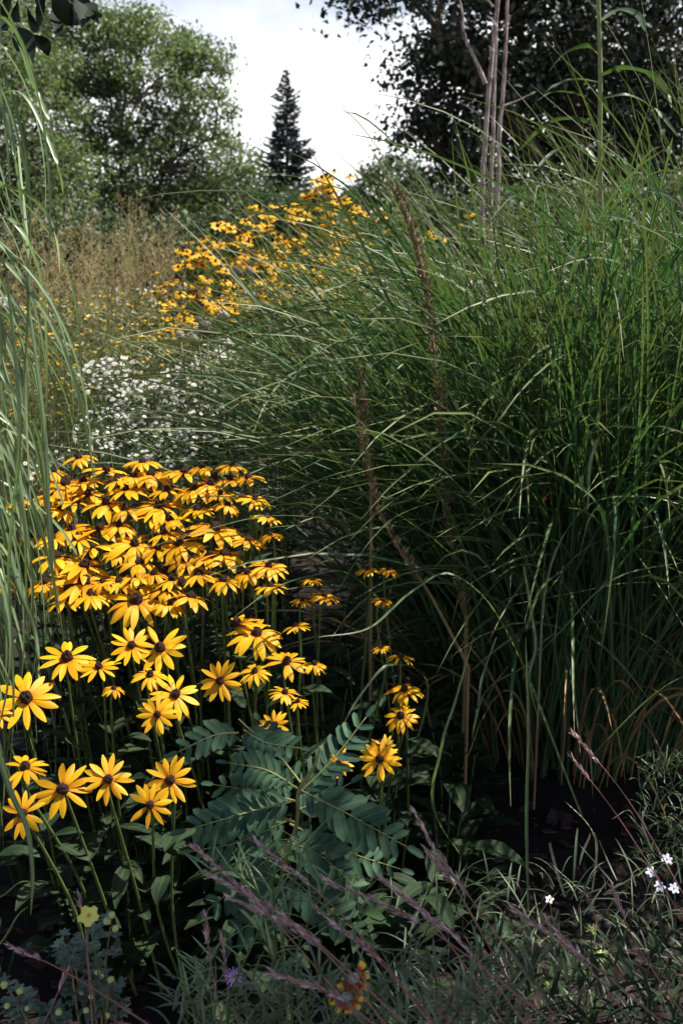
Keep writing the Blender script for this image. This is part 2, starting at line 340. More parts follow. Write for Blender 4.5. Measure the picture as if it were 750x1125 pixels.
# ------------------------------------------------------------------ trees
def crown_pts(n, c, r, shell=.55, cut=None):
    out = []
    while len(out) < n:
        v = Vector((U(-1,1),U(-1,1),U(-1,1)))
        if v.length > 1 or v.length < .2: continue
        if v.length < shell and random.random() < .6: continue
        p = Vector((c[0]+v.x*r[0], c[1]+v.y*r[1], c[2]+v.z*r[2]))
        if cut and not cut(p): continue
        out.append(p)
    return out
def tree(name, label, base, forks, clumps, n_leaf, lsize, spread, leafm, trunk_r, barkm='bark', cat='tree', group=None, flat=.7, droop=.2, twig_r=.012):
    """trunk with limbs to forks, twigs to clumps, leaves scattered round each clump"""
    root = empty(name, base); tag(root, label, cat, group)
    mb = MB(); nodes = []
    base = Vector(base)
    top = sum(forks, Vector())/len(forks)
    knee = base+Vector(((top.x-base.x)*.25, (top.y-base.y)*.25, (top.z-base.z)*.42))
    pts = catmull([base, base.lerp(knee,.5)+Vector((U(-.08,.08),U(-.08,.08),0)), knee], 5); tube(mb, pts, trunk_r*1.25, trunk_r, 9, lump=.06)
    for f in forks:
        m1 = knee.lerp(f,.5)+Vector((U(-.3,.3),U(-.3,.3),U(0,.4)))
        pts = catmull([knee-Vector((0,0,.1)), m1, f], 8); tube(mb, pts, trunk_r*.62, trunk_r*.12, 7, lump=.05); nodes += pts[3:]
    for c in clumps:
        n0 = min(nodes, key=lambda q: (q-c).length+ .6*max(0,q.z-c.z))
        mid = n0.lerp(c,.5)+Vector((U(-.15,.15),U(-.15,.15),U(0,.25)))
        tube(mb, catmull([n0, mid, c], 3), twig_r*2.2, twig_r*.5, 4)
    mb.build('trunk', M[barkm], root)
    lb = MB(); C = np.array([tuple(c) for c in clumps]); idx = RNG.integers(0, len(C), n_leaf)
    sz = (.5+RNG.random(len(C))); off = np.clip(RNG.normal(0,1,(n_leaf,3)),-1.7,1.7)*np.array([1,1,flat])*spread*sz[idx][:,None]
    off[:,2] -= droop*spread*RNG.random(n_leaf)
    P = C[idx]+off
    D = RNG.normal(0,1,(n_leaf,3)); D[:,2] -= .35; Nn = RNG.normal(0,.55,(n_leaf,3)); Nn[:,2] += 1
    lr = np.clip(RNG.random(len(C))[idx]*.6+RNG.random(n_leaf)*.4,0,1)
    leafquads(lb, P, D, Nn, lsize*(.6+.8*RNG.random(n_leaf)), lsize*.62*(.7+.6*RNG.random(n_leaf)), rnd=lr)
    lb.build('crown', leafm, root); return root

def V3(px,py,Y): return at(px,py,Y)
# big light green tree on the left
def ltree_cut(p):
    return True
Yl = 22
cl = []
for (px,py,rx,rz,n,ry) in ((150,70,70,40,46,1.6),(205,105,55,45,36,1.4),(100,110,60,45,26,1.5),(235,170,42,50,26,1.2),(170,170,60,35,14,1.4),(60,60,60,40,26,1.5),(215,65,30,26,9,.8),(225,225,50,25,20,1.2),(130,215,90,30,34,1.4),(130,165,80,30,26,1.5),(80,60,70,40,24,1.5),(165,32,48,20,18,1.0),(60,5,70,30,30,1.4),(20,140,60,90,50,1.4)):
    c = at(px,py,Yl); k = Yl/F
    cl += crown_pts(n, c, (rx*k, ry, rz*k), .4)
forks = [at(60,75,Yl+.6), at(105,45,Yl), at(160,40,Yl-.4), at(205,80,Yl), at(235,150,Yl+.3), at(150,110,Yl-1), at(185,190,Yl-.8)]
tree('deciduous_tree', 'light green leafy tree with open crown at the left, sky showing through', (at(128,0,Yl).x, Yl, 0), forks, cl, 52000, .088, .20, M['leaf_light'], .11)
# darker tree in the left corner
Yk = 16; k = Yk/F; cl = []
for (px,py,rx,rz,n) in ((10,110,75,90,90),(-60,60,80,100,60),(60,190,45,38,24),(15,215,60,30,26)):
    cl += crown_pts(n, at(px,py,Yk), (rx*k,1.6,rz*k), .4)
tree('deciduous_tree', 'darker green tree filling the far left edge behind the drooping grass', (at(0,0,Yk).x, Yk, 0), [at(-60,20,Yk),at(0,40,Yk),at(50,120,Yk),at(-80,140,Yk+.5),at(20,190,Yk-.5)], cl, 22000, .075, .22, M['leaf_light'], .12)
# far shrubs and small trees along the garden's end
bg = [(30,235,26,60,26,70,'low dark shrub behind the tan seed grass at far left'),
      (170,225,27,70,24,80,'dark shrub under the light green tree'),
      (255,215,30,38,34,50,'rounded green shrub just left of the spruce'),
      (330,228,33,50,16,40,'low dark shrub at the foot of the spruce'),
      (388,222,36,14,18,20,'tiny dark bush on the skyline right of the spruce'),
      (440,205,34,42,28,60,'small round tree on the skyline left of the peeling stems'),
      (560,230,30,90,30,90,'dark shrub behind the peeling stems'),
      (700,250,26,80,30,90,'dark shrub at the right end behind the tall grass')]
bg += [(40,276,9.5,60,28,60,'dark leafy bush behind the tan seed grass, nearest the left edge'),(130,276,10,60,28,60,'dark leafy bush behind the tallest tan seed grass'),(215,276,10,50,30,60,'dark leafy bush behind the upper left end of the far yellow flowers'),
      (300,262,11,55,26,50,'dark leafy bush under the spruce behind the far yellow flowers'),(470,262,9,60,40,60,'dark leafy bush behind the fountain grass, left of the peeling stems'),(590,255,9,70,45,70,'dark leafy bush behind the fountain grass, right of the peeling stems'),(720,255,9,60,50,70,'dark leafy bush behind the fountain grass at the right edge'),(385,268,10,45,20,40,'dark leafy bush under the white gap in the sky')]
for (px,py,Y,rx,rz,n,lab) in bg:
    k = Y/F; c = at(px,py,Y); base = Vector((c.x,Y,0)); cl = crown_pts(n, c, (rx*k,1.1,rz*k), .35)
    low = crown_pts(n//2, Vector((c.x,Y,c.z*.5)), (rx*k*.9,1.0,c.z*.5), .3)
    tree('shrub', lab, base, [c+Vector((U(-.5,.5)*rx*k,0,rz*k*.5)) for _ in range(4)], cl+low, 110*n, .15 if Y>15 else .065, .26 if Y>15 else .15, M['leaf_mid'], .07, cat='shrub')
# spruce
def spruce():
    Y=40; t = at(314,74,Y); H=t.z; root=empty('spruce_tree',(t.x,Y,0)); tag(root,'narrow pointed dark blue green spruce standing against the white sky','tree')
    mb=MB(); tube(mb,[(t.x,Y,0),(t.x,Y,H*.5),(t.x+.03,Y,H)],.16,.012,7); 
    tips=[];D=[];z=H*.18
    lb=MB(); Cs=[];Ds=[];Ls=[]
    while z < H*.985:
        f=(H-z)/H; rad=.05+f*2.75*(1+.2*math.sin(z*3.1)); nb=max(4,int(4+f*14)); up = .9-1.15*min(1,f*1.7)
        for k in range(nb):
            a=U(0,6.28); r=rad*U(.55,1.15); el=up*.55+U(-.15,.15)
            P0=Vector((t.x,Y,z+U(-.06,.06))); pts=[]
            for s in (0,.35,.7,1): pts.append(P0+Vector((math.cos(a)*r*s, math.sin(a)*r*s, r*s*math.sin(el)+.18*r*(s**3)-.12*r*s)))
            tube(mb,pts,.012+.01*f,.004,4)
            ns=int(12+r*50)
            for _ in range(ns):
                s=U(.1,1.02)**.8; i=min(2,int(s*3)); p=pts[i].lerp(pts[i+1],min(1.1,s*3-i)); Cs.append(tuple(p+Vector((U(-.04,.04),U(-.04,.04),U(-.03,.02)))))
                da=a+random.choice((-1,1))*U(.3,1.1); Ds.append((math.cos(da),math.sin(da),U(-.35,.45))); Ls.append(U(.12,.26)*(1-.3*s)*(.55+min(.5,f*1.6)))
        z+=.085+f*.12
    for _ in range(26): Cs.append((t.x+U(-.02,.02),Y,H-U(0,.6))); a=U(0,6.28); Ds.append((math.cos(a),math.sin(a),U(1,3))); Ls.append(.09)
    n=len(Cs); Nn=RNG.normal(0,.6,(n,3)); Nn[:,2]+=.6
    leafquads(lb,np.array(Cs),np.array(Ds),Nn,np.array(Ls),np.array(Ls)*.42)
    mb.build('trunk',M['bark'],root); lb.build('crown',M['sprneedle'],root)
spruce()
# big dark tree on the right with a drooping left edge
Yr = 11; k = Yr/F; cl=[]
def rc(px,py,rx,rz,n,Y=Yr,ry=1.2): 
    kk = Y/F; return crown_pts(n, at(px,py,Y), (rx*kk,ry,rz*kk), .2)
cl += rc(640,40,150,110,190)+rc(720,150,90,90,110)+rc(560,130,80,60,70)+rc(500,60,35,45,24)+rc(462,72,34,16,13)+rc(468,128,42,18,14,ry=.5)
cl += rc(450,150,18,8,3,ry=.3)+rc(500,190,40,16,14,ry=.5)+rc(425,-22,60,12,10,Yr-1,.6)+rc(405,-10,42,9,8,Yr-1,.4)+rc(600,-60,170,60,90)+rc(500,-20,60,25,22)+rc(700,250,90,40,50)
forks = [at(480,70,Yr),at(560,20,Yr),at(640,-60,Yr),at(720,40,Yr),at(780,120,Yr+.5),at(560,140,Yr-.3),at(440,-15,Yr-.8),at(700,-20,Yr+1),at(490,180,Yr)]
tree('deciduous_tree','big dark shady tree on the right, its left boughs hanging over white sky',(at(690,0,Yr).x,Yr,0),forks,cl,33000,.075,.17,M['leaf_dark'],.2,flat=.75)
# second dark tree further back at right, fills behind
Yq=17; k=Yq/F
cl = crown_pts(120, at(640,120,Yq), (150*k,1.5,120*k), .3)
tree('deciduous_tree','dark tree standing behind the big shady tree at right',(at(650,0,Yq).x,Yq,0),[at(560,80,Yq),at(620,20,Yq),at(700,60,Yq),at(760,100,Yq)],cl,6000,.12,.30,M['leaf_dark'],.2)

# unseen tree overhead at right, placed and shaped to shade the foreground
def unseen_shade_tree():
    cl = crown_pts(190, Vector((3.1,.95,4.6)), (2.3,.5,.6), .2)
    base=(4.4,-.1,0)
    tree('unseen_shade_tree','unseen broad tree beside the viewpoint, placed to shade the foreground',base,[Vector((2.0,1.1,4.6)),Vector((3.2,1.2,4.7)),Vector((1.6,.7,4.5)),Vector((3.8,.7,4.6))],cl,20000,.11,.22,M['leaf_mid'],.14)
unseen_shade_tree()
def bough():
    Y=1.9; root=empty('hanging_bough',tuple(at(-60,-60,Y))); tag(root,'dark leafy bough hanging into the top left corner','branch')
    mb=MB(); P=[at(-140,-90,Y),at(-60,-40,Y),at(10,-14,Y),at(60,-8,Y),at(95,8,Y)]; tube(mb,catmull(P,5),.008,.002,6)
    tube(mb,catmull([at(-60,-40,Y),at(-20,0,Y),at(20,30,Y)],4),.004,.0015,5)
    mb.build('branch',M['bark'],root)
    lb=MB()
    for (x,y,dx,dy,L,W) in ((8,-4,0,1,46,17),(20,0,-.2,1,42,16),(40,-10,.3,1,40,17),(60,-8,.5,1,30,13),(66,12,-.1,1,30,12),(70,-12,.9,.8,34,14),(78,8,.2,1,32,13),(92,4,.8,1,34,14),(88,2,.25,1,38,13),(30,10,.5,1,34,16),(22,30,.3,1,36,15),(38,38,.8,1,30,13),(-5,15,.2,1,40,17),(50,0,-.3,1,28,12),(12,20,-.5,1,34,15),(55,-15,-.2,1,34,15),(3,-20,.6,1,40,16),(100,10,.9,.7,22,10)):
        b=at(x,y,Y+U(-.1,.1)); e=at(x+dx*20,y+dy*20,Y+U(-.08,.08)); d=(e-b)
        m=frame(d, z=Vector((U(-1,1),-1,U(-.2,.5))), loc=b)
        strip_leaf(lb,m,L*Y/F*1.35,W*Y/F*1.5,U(.0,.3),cup=.25,segs=7,cross=4,prof=lambda s:max(.04,math.sin(math.pi*s**.8))**.8)
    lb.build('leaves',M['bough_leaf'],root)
bough()

# peeling multi stem snag behind the tall grass
def snag():
    Y=6.2; b=at(535,330,Y); root=empty('bare_stemmed_tree',(b.x,Y,0)); tag(root,'slender bare stems with flaking pinkish bark rising behind the tall grass','tree')
    k=Y/F
    def stem(pp,r0,r1,ox=0):
        r0*=.52; r1*=.52
        mb=MB(); pts=[Vector((at(pp[0][0],0,Y).x*0+b.x+ox*.5,Y+ox,0))]+[at(x,y,Y+ox) for x,y in pp]; tube(mb,catmull(pts,9),r0,r1,9,lump=.12); 
        return mb.build('trunk',M['snagbark'],root)
    stem([(529,240),(533,150),(540,60),(547,0),(552,-60),(556,-140)],.034,.014,0)
    stem([(538,240),(541,160),(543,80),(545,10),(541,-50),(538,-120)],.028,.012,.12)
    stem([(545,230),(548,150),(553,90),(557,0),(561,-70)],.03,.014,-.1)
    for pp,r in (([(533,92),(522,66),(510,40),(507,12),(500,-20)],.013),([(548,118),(565,112),(588,101)],.008),([(530,106),(522,104),(515,102)],.006),([(528,126),(512,117),(502,110)],.006),
                 ([(545,30),(540,22),(534,17)],.008),([(552,30),(558,24),(560,17)],.008),([(555,32),(562,30)],.005),([(549,60),(543,57),(536,50)],.005),([(541,8),(530,-8),(520,-30)],.008),([(557,-20),(570,-40),(590,-52)],.007),([(548,56),(560,58)],.004)):
        mb=MB(); tube(mb,catmull([at(x,y,Y-.02) for x,y in pp],4),r,r*.35,6,lump=.1); mb.build('dead_branch',M['snagbark'],root)
snag()

# ------------------------------------------------------------------ tall grasses
def wind(n, az, amt, to=math.pi):
    """turn azimuths a little towards 'to'"""
    d = (to-az+math.pi)%(2*math.pi)-math.pi
    return az+d*amt
def grass_clump(label, c, rad, n, Lr, l0r, l1r, W, extra=None, windamt=.3, dry=.04, culms=60, segs=11, group='tall arching green grass clumps', mat='misc', sector=None, sag=0):
    root = empty('ornamental_grass', (c[0],c[1],0)); tag(root, label, 'ornamental grass', group)
    mb = MB(); r = rad*np.sqrt(RNG.random(n)); th = RNG.random(n)*6.283
    base = np.stack([c[0]+r*np.cos(th), c[1]+r*np.sin(th), np.zeros(n)], -1)
    az = wind(n, th+RNG.normal(0,.5,n), windamt*RNG.random(n)*1.6)
    if sector is not None: az = sector[0]+RNG.normal(0,sector[1],n)
    up = RNG.random(n)*0.55*Lr[0]*(RNG.random(n)<.55)         # many blades leave the culm part way up
    base[:,2] = up*.9; base[:,0] += np.cos(az)*up*.12; base[:,1] += np.sin(az)*up*.12
    L = RNG.uniform(*Lr, n)-up*.75
    blades(mb, base, az, RNG.uniform(*l0r, n), RNG.uniform(*l1r, n), L, W*RNG.uniform(.6,1.15,n), segs, pw=RNG.uniform(1.1,2.4,n), twist=RNG.normal(0,1.0,n), drift=RNG.normal(0,.35,n), wig=.03)
    if sag:
        m=sag; rr=rad*(.5+.5*RNG.random(m)); a2=-1.57+RNG.normal(-.35,.9,m); h0=RNG.uniform(.15,1.0,m)
        blades(mb,np.stack([c[0]+rr*np.cos(a2),c[1]+rr*np.sin(a2),h0],-1),a2,RNG.uniform(.1,.6,m),RNG.uniform(1.4,2.35,m),RNG.uniform(.6,1.15,m),W*RNG.uniform(.7,1.15,m),13,pw=RNG.uniform(.8,1.4,m),twist=RNG.normal(0,1.2,m),drift=RNG.normal(0,.5,m),wig=.03)
    if extra: 
        eb=MB()
        for pts, w in extra: poly_blade(eb, pts, w, rnd=U(0,.7), roll=U(-.4,.4))
        eb.build('long_arching_blades', M['drape'], root)
    mb.build('green_blades', M[mat], root)
    cb = MB()
    for i in range(culms):
        a=U(0,6.28); rr=rad*math.sqrt(random.random()); x=c[0]+rr*math.cos(a); y=c[1]+rr*math.sin(a); h=U(.7,1.35); lx=U(-.12,.08)+.15*math.cos(a); ly=.15*math.sin(a)
        tube(cb,[(x,y,0),(x+lx*.4*h,y+ly*.4*h,h*.5),(x+lx*h,y+ly*h,h)],.0035,.002,5)
    cb.build('culms', M['gstem'], root)
    if dry:
        db=MB(); m=int(n*dry); r=rad*1.1*np.sqrt(RNG.random(m)); th=RNG.random(m)*6.283
        blades(db,np.stack([c[0]+r*np.cos(th),c[1]+r*np.sin(th),np.zeros(m)],-1),th,RNG.uniform(.05,.5,m),RNG.uniform(.8,2.6,m),RNG.uniform(.3,.95,m),W*.8,9,pw=RNG.uniform(.8,2,m),twist=RNG.normal(0,1.5,m))
        db.build('dry_blades', M['drygrass'], root)
    return root
EXB = []
def xb(Y, w, *pp): EXB.append(([at(x,y,Y-.12+dY*.8) for x,y,dY in pp], w*1.0))
xb(1.95,.008,(520,800,.15),(534,758,.1),(575,732,.05),(611,698,0),(674,636,-.02),(760,616,0))
xb(1.95,.0075,(578,690,.1),(592,650,.05),(612,630,0),(658,594,0),(755,568,0))
xb(1.9,.006,(575,622,0),(582,665,0),(588,710,0),(581,746,0),(592,796,.02))
xb(1.95,.0065,(750,642,.1),(690,640,.05),(625,652,0),(552,666,-.02))
xb(1.85,.0065,(650,830,.1),(690,788,.05),(725,757,0),(765,735,0))
xb(1.9,.0065,(545,700,.1),(530,742,.05),(524,780,0),(518,812,0))
xb(1.95,.0065,(446,690,.3),(387,632,.1),(345,632,0),(300,647,-.1),(257,678,-.15))
xb(2.0,.006,(425,600,.3),(400,578,.1),(350,568,0),(283,568,-.1),(200,590,-.15),(150,606,-.2))
xb(1.9,.0065,(610,560,.3),(520,545,.2),(450,560,.1),(410,590,0),(370,650,-.05))
xb(1.85,.0065,(430,900,.3),(470,760,.2),(430,730,0),(395,765,-.05),(375,800,-.1))
xb(2.1,.006,(560,640,.4),(480,545,.2),(400,515,0),(310,545,-.1),(284,565,-.15))
xb(1.8,.007,(640,900,.2),(560,700,.1),(500,632,0),(452,650,0),(405,690,-.05),(350,700,-.1))
xb(2.2,.006,(600,640,.3),(520,500,.2),(420,478,0),(300,480,-.1),(215,486,-.2))
xb(2.3,.006,(640,560,.3),(560,480,.2),(470,450,0),(380,470,-.1),(325,500,-.2))
xb(1.75,.006,(560,1000,.2),(480,900,.1),(485,820,0),(500,770,0),(520,700,0))
xb(2.0,.007,(645,560,0),(650,500,0),(672,460,0),(705,440,0),(745,445,0))
xb(1.95,.006,(590,800,.1),(600,640,.1),(640,560,.05),(700,545,0),(770,560,0))
xb(1.7,.006,(580,1000,.0),(578,900,0),(580,800,0),(577,700,0))
EX2 = [([at(375+dx+120, 430+j*14, 2.6+.1*j), at(330+dx+40,360+j*16,2.4), at(250+dx, 330+j*30, 2.2), at(190+dx, 340+j*36,2.05)], .006) for j,dx in enumerate((0,20,60,40,10))]
grass_clump('huge fountain of arching green grass blades filling the centre and right', (.66,2.75), .42, 2700, (1.0,1.68), (.05,.5), (.55,1.9), .0082, extra=EXB, windamt=.26, sag=520, culms=90, dry=.12)
grass_clump('tall upright grass clump at the right edge beside the fountain grass', (1.4,2.95), .4, 1500, (1.2,2.0), (.05,.4), (.5,1.8), .0078, windamt=.15, sag=260, culms=80)
grass_clump('further green grass clump behind the fountain grass, blades reaching left', (1.0,3.8), .4, 650, (1.2,1.9), (.1,.5), (.6,1.8), .0075, windamt=.35, culms=30, dry=.02)

# drooping grass at left edge
def drape():
    root=empty('drooping_grass',(-.83,1.75,0)); tag(root,'tall grass with long pale blades drooping down the left edge','ornamental grass')
    mb=MB(); cb=MB()
    for i in range(52):
        x=-.82+U(-.12,.06); y=1.75+U(-.25,.25); h=U(1.15,2.1); tx=x+U(.0,.1); ty=y+U(-.15,.1)
        cul=catmull([(x,y,0),(x+(tx-x)*.3,y+(ty-y)*.4,h*.5),(tx,ty,h)],6); tube(cb,cul,.0035,.0018,5)
        m=7; bb=[];
        for j in range(m): bb.append(tuple(cul[int(6+j*6/m)]+Vector((0,0,U(-.08,.08)))))
        az=RNG.normal(0,.75,m)+RNG.choice([0,-.6],m); L=RNG.uniform(.35,.7,m)
        blades(mb,bb,az,RNG.uniform(.15,.45,m),RNG.uniform(3.12,3.5,m),L,RNG.uniform(.005,.0085,m),16,pw=RNG.uniform(.25,.38,m),twist=RNG.normal(0,1.8,m),drift=RNG.normal(0,.5,m),wig=.13)
    for pp in (((-40,60,0),(10,35,0),(38,95,0),(55,135,0),(62,170,0)),((-30,120,0),(20,100,0),(52,150,0),(66,190,0),(70,214,0)),((-40,200,0),(10,205,0),(45,225,0),(62,262,0),(66,300,0)),((-30,20,0),(5,20,0),(30,60,0),(42,110,0)),
               ((-30,150,0),(5,120,0),(18,180,0),(30,260,0),(60,300,0)),((20,160,.1),(32,300,0),(28,420,0),(34,560,0)),((-20,250,0),(12,240,0),(44,300,0),(52,400,0),(50,500,0)),((-10,330,0),(8,420,0),(40,470,0),(55,560,0),(62,640,0)),
               ((-30,560,0),(6,470,0),(26,560,0),(30,700,0)),((8,300,0),(22,470,0),(10,620,0),(16,735,0)),((30,320,.05),(50,480,0),(55,600,0),(66,690,0)),((-20,480,0),(20,640,0),(40,700,0),(44,770,0))):
        poly_blade(mb,[at(x,y,1.62+d+U(-.04,.04)) for x,y,d in pp],U(.0065,.0085),roll=U(-.8,.8),rnd=U(.4,1))
    for pp in (((-30,760,0),(-5,820,0),(12,870,0),(30,910,0),(36,960,0),(34,1005,0)),((-40,1000,0),(0,985,0),(20,970,0),(34,968,0)),((-20,1060,0),(5,1030,0),(20,1005,0),(32,995,0))):
        poly_blade(mb,[at(x,y,1.25+d) for x,y,d in pp],.008,roll=.3,rnd=.6)
    mb.build('drooping_blades',M['drape'],root); cb.build('culms',M['gstem'],root)
drape()

# cane with broad leaves at upper right
def cane():
    Y=2.9; b=at(660,300,Y); root=empty('tall_cane',(b.x,Y,0)); tag(root,'single tall leafy cane with broad arching leaves above the grass','cane')
    mb=MB(); P=[(b.x+.03,Y,0),tuple(at(664,500,Y)),tuple(at(659,200,Y)),tuple(at(659,80,Y)),tuple(at(657,0,Y)),tuple(at(656,-90,Y))]
    tube(mb,catmull(P,6),.009,.0045,7); mb.build('stem',M['rachis'],root)
    k=Y/F
    for pp,w in (([(659,62),(645,50),(620,58),(603,78)],9),([(660,22),(680,10),(700,16),(708,34)],10),([(660,82),(685,74),(715,82),(732,100),(737,118)],10),([(658,90),(630,86),(605,96),(590,112)],9),
                 ([(658,120),(640,105),(610,100),(590,110)],7),([(660,108),(690,104),(720,120),(745,150)],8),([(659,140),(630,130),(600,136),(570,165)],10),([(661,150),(680,165),(690,185),(697,200)],8),
                 ([(656,95),(662,108),(666,120),(668,130)],6),([(660,-30),(690,-50),(720,-40),(745,-10)],10),([(658,-40),(630,-60),(600,-40),(590,-10)],9),([(660,165),(675,170),(688,190),(692,205)],9),([(659,185),(640,160),(610,165),(585,190)],9)):
        lb=MB(); poly_blade(lb,[at(x,y,Y+j*U(-.08,.06)) for j,(x,y) in enumerate(pp)],w*k*.8,roll=U(-.7,.7),fat0=.5); lb.build('leaf',M['cane'],root)
cane()

# dead seed spikes standing in the tall grass
def spike(label, Y, pts, w, dens=1, mat='seedspike', name='dead_flower_spike', start=.0):
    P=catmull([at(x,y,Y+d) for x,y,d in pts],8); root=empty(name,(P[0].x,P[0].y,0)); tag(root,label,'seed spike','dead brown seed spikes')
    mb=MB(); tube(mb,[Vector((P[0].x,P[0].y,0))]+P,w*.28,w*.1,6); mb.build('stem',M['brownstem'],root)
    Cs=[];Ds=[];n=len(P)
    for i in range(int(n*start),n-1):
        for _ in range(int(7*dens)):
            p=P[i].lerp(P[i+1],random.random()); a=U(0,6.28); rr=w*.25; Cs.append((p.x+math.cos(a)*rr,p.y+math.sin(a)*rr,p.z)); Ds.append((math.cos(a)*.5,math.sin(a)*.5,U(.5,1.3)))
    lb=MB(); n=len(Cs); leafquads(lb,np.array(Cs),np.array(Ds),RNG.normal(0,1,(n,3)),w*RNG.uniform(.7,1.5,n)*(1.15-.7*np.arange(n)/n),w*.42); lb.build('seed_husks',M[mat],root)
spike('tall brown seed spike leaning left in the middle of the fountain grass',2.08,[(512,680,.1),(492,570,.1),(482,440,0),(468,320,0),(452,250,0),(432,205,0)],.019,2.2)
spike('shorter brown seed spike slanting across to the lower right of the grass',2.0,[(514,732,0),(470,650,0),(425,580,0),(402,505,0),(385,420,0)],.015,1.8,start=.3)
spike('small brown seed spike half hidden by green blades',2.05,[(408,520,0),(400,450,0),(395,400,0)],.014,2,start=.3)
spike('thin brown seed spike low in the dark heart of the grass',2.2,[(600,560,0),(588,500,0),(582,430,0),(570,380,0)],.012,1.2)

# ------------------------------------------------------------------ tan seed grass and yellow specked perennials (back left)
def panicle(px, py, Y, n, label, h=None):
    c=at(px,py,Y); H=c.z; root=empty('seed_grass',(c.x,Y,0)); tag(root,label,'seed grass','airy tan seed grass clumps')
    mb=MB(); sb=MB(); r=.14*np.sqrt(RNG.random(n)); th=RNG.random(n)*6.283
    base=np.stack([c.x+r*np.cos(th),Y+r*np.sin(th),np.zeros(n)],-1)
    blades(mb,base,th,RNG.uniform(0,.25,n),RNG.uniform(.1,.5,n),H*RNG.uniform(.7,1.0,n),.004,7)
    m=n*2; r=.16*np.sqrt(RNG.random(m)); th=RNG.random(m)*6.283
    blades(mb,np.stack([c.x+r*np.cos(th),Y+r*np.sin(th),np.zeros(m)],-1),th,RNG.uniform(.1,.35,m),RNG.uniform(.6,2,m),H*RNG.uniform(.45,.8,m),.007,8)
    mb.build('stalks',M['olive'],root)
    Cs=[];Ds=[];tw=MB()
    for i in range(int(n*.8)):
        a=U(0,6.28); rr=U(0,.42); top=Vector((c.x+rr*math.cos(a),Y+rr*.7*math.sin(a),H*U(.80,1.06))); l=U(.22,.4)
        ax=Vector((U(-.5,.5),U(-.4,.4),1)).normalized(); tube(tw,[top-ax*l*1.3,top],.0012,.0006,3)
        for _ in range(9):
            s=random.random(); b=top-ax*l*(1-s); aa=U(0,6.28); ll=U(.05,.13)*(1.15-s*.8); e=b+Vector((math.cos(aa)*ll,math.sin(aa)*ll,ll*U(.3,1.0)))
            tube(tw,[b,e],.0008,.0005,3)
            for _ in range(4):
                q=b.lerp(e,U(.4,1.05)); Cs.append((q.x+U(-.008,.008),q.y+U(-.008,.008),q.z+U(-.01,.01))); Ds.append((U(-1,1),U(-1,1),U(-.4,1.2)))
    k=len(Cs); leafquads(sb,np.array(Cs),np.array(Ds),RNG.normal(0,1,(k,3)),RNG.uniform(.008,.015,k),.0055)
    for a in ('q','t','v','p'): pass
    tw.build('seed_branches',M['tan'],root); sb.build('seeds',M['tan'],root)
for (px,py,Y,n,lab) in ((95,240,5.6,44,'tallest airy tan seed grass clump, in the middle of the far left bed'),(140,228,5.9,40,'tan seed grass clump against the foot of the light green tree'),(180,246,5.7,38,'tan seed grass clump touching the left of the far yellow flowers'),
                        (52,258,5.3,38,'tan seed grass clump just right of the drooping grass'),(15,255,5.6,34,'tan seed grass clump behind the drooping grass'),(120,268,5.0,40,'lower tan seed grass clump in front of the tallest one'),(75,285,4.8,36,'nearest tan seed grass clump, lit pale'),
                        (160,283,5.0,34,'short tan seed grass clump beside the far yellow flowers')):
    panicle(px,py,Y,n,lab)
def specked(px,py,Y,w,label,nsp=60):
    c=at(px,py,Y); H=c.z; root=empty('yellow_perennial',(c.x,Y,0)); tag(root,label,'flowering plant','olive plants specked with small yellow blossoms')
    mb=MB(); n=90; r=w*np.sqrt(RNG.random(n)); th=RNG.random(n)*6.283
    X=c.x+r*np.cos(th); Yy=Y+.6*r*np.sin(th); base=np.stack([X*.6+c.x*.4,Yy,np.zeros(n)],-1)
    blades(mb,base,th,RNG.uniform(.02,.2,n),RNG.uniform(.05,.4,n),H*RNG.uniform(.75,1.02,n),.005,5)
    k=1500; r=w*np.sqrt(RNG.random(k)); th=RNG.random(k)*6.283; Z=H*(.35+.65*RNG.random(k)**.8)
    D=RNG.normal(0,1,(k,3)); leafquads(mb,np.stack([c.x+r*np.cos(th),Y+.6*r*np.sin(th),Z],-1),D,RNG.normal(0,1,(k,3)),RNG.uniform(.02,.05,k),RNG.uniform(.004,.009,k))
    mb.build('foliage',M['olive'],root)
    fb=MB(); k=nsp; r=w*np.sqrt(RNG.random(k)); th=RNG.random(k)*6.283; Z=H*(.72+.3*RNG.random(k))
    C=np.stack([c.x+r*np.cos(th),Y+.6*r*np.sin(th),Z],-1)
    for j in range(5):
        D=RNG.normal(0,.5,(k,3))+np.array([math.cos(j*1.256),math.sin(j*1.256),.1]); leafquads(fb,C,D,RNG.normal(0,.3,(k,3))+np.array([0,-.3,1]),.011,.009)
    fb.build('small_blossoms',M['speck'],root)
for (px,py,Y,w,lab) in ((60,330,4.3,.26,'olive plant with yellow specks beside the drooping grass'),(115,318,4.6,.28,'olive plant with brightest yellow specks under the tan grass'),(150,345,4.2,.24,'olive plant with yellow specks left of the far yellow flowers'),
                        (90,365,3.9,.25,'olive plant with few yellow specks above the white asters'),(165,375,4.0,.16,'small olive plant with yellow specks above the white asters'),(40,385,3.8,.2,'lowest olive plant with yellow specks behind the drooping blades')):
    specked(px,py,Y,w,lab)

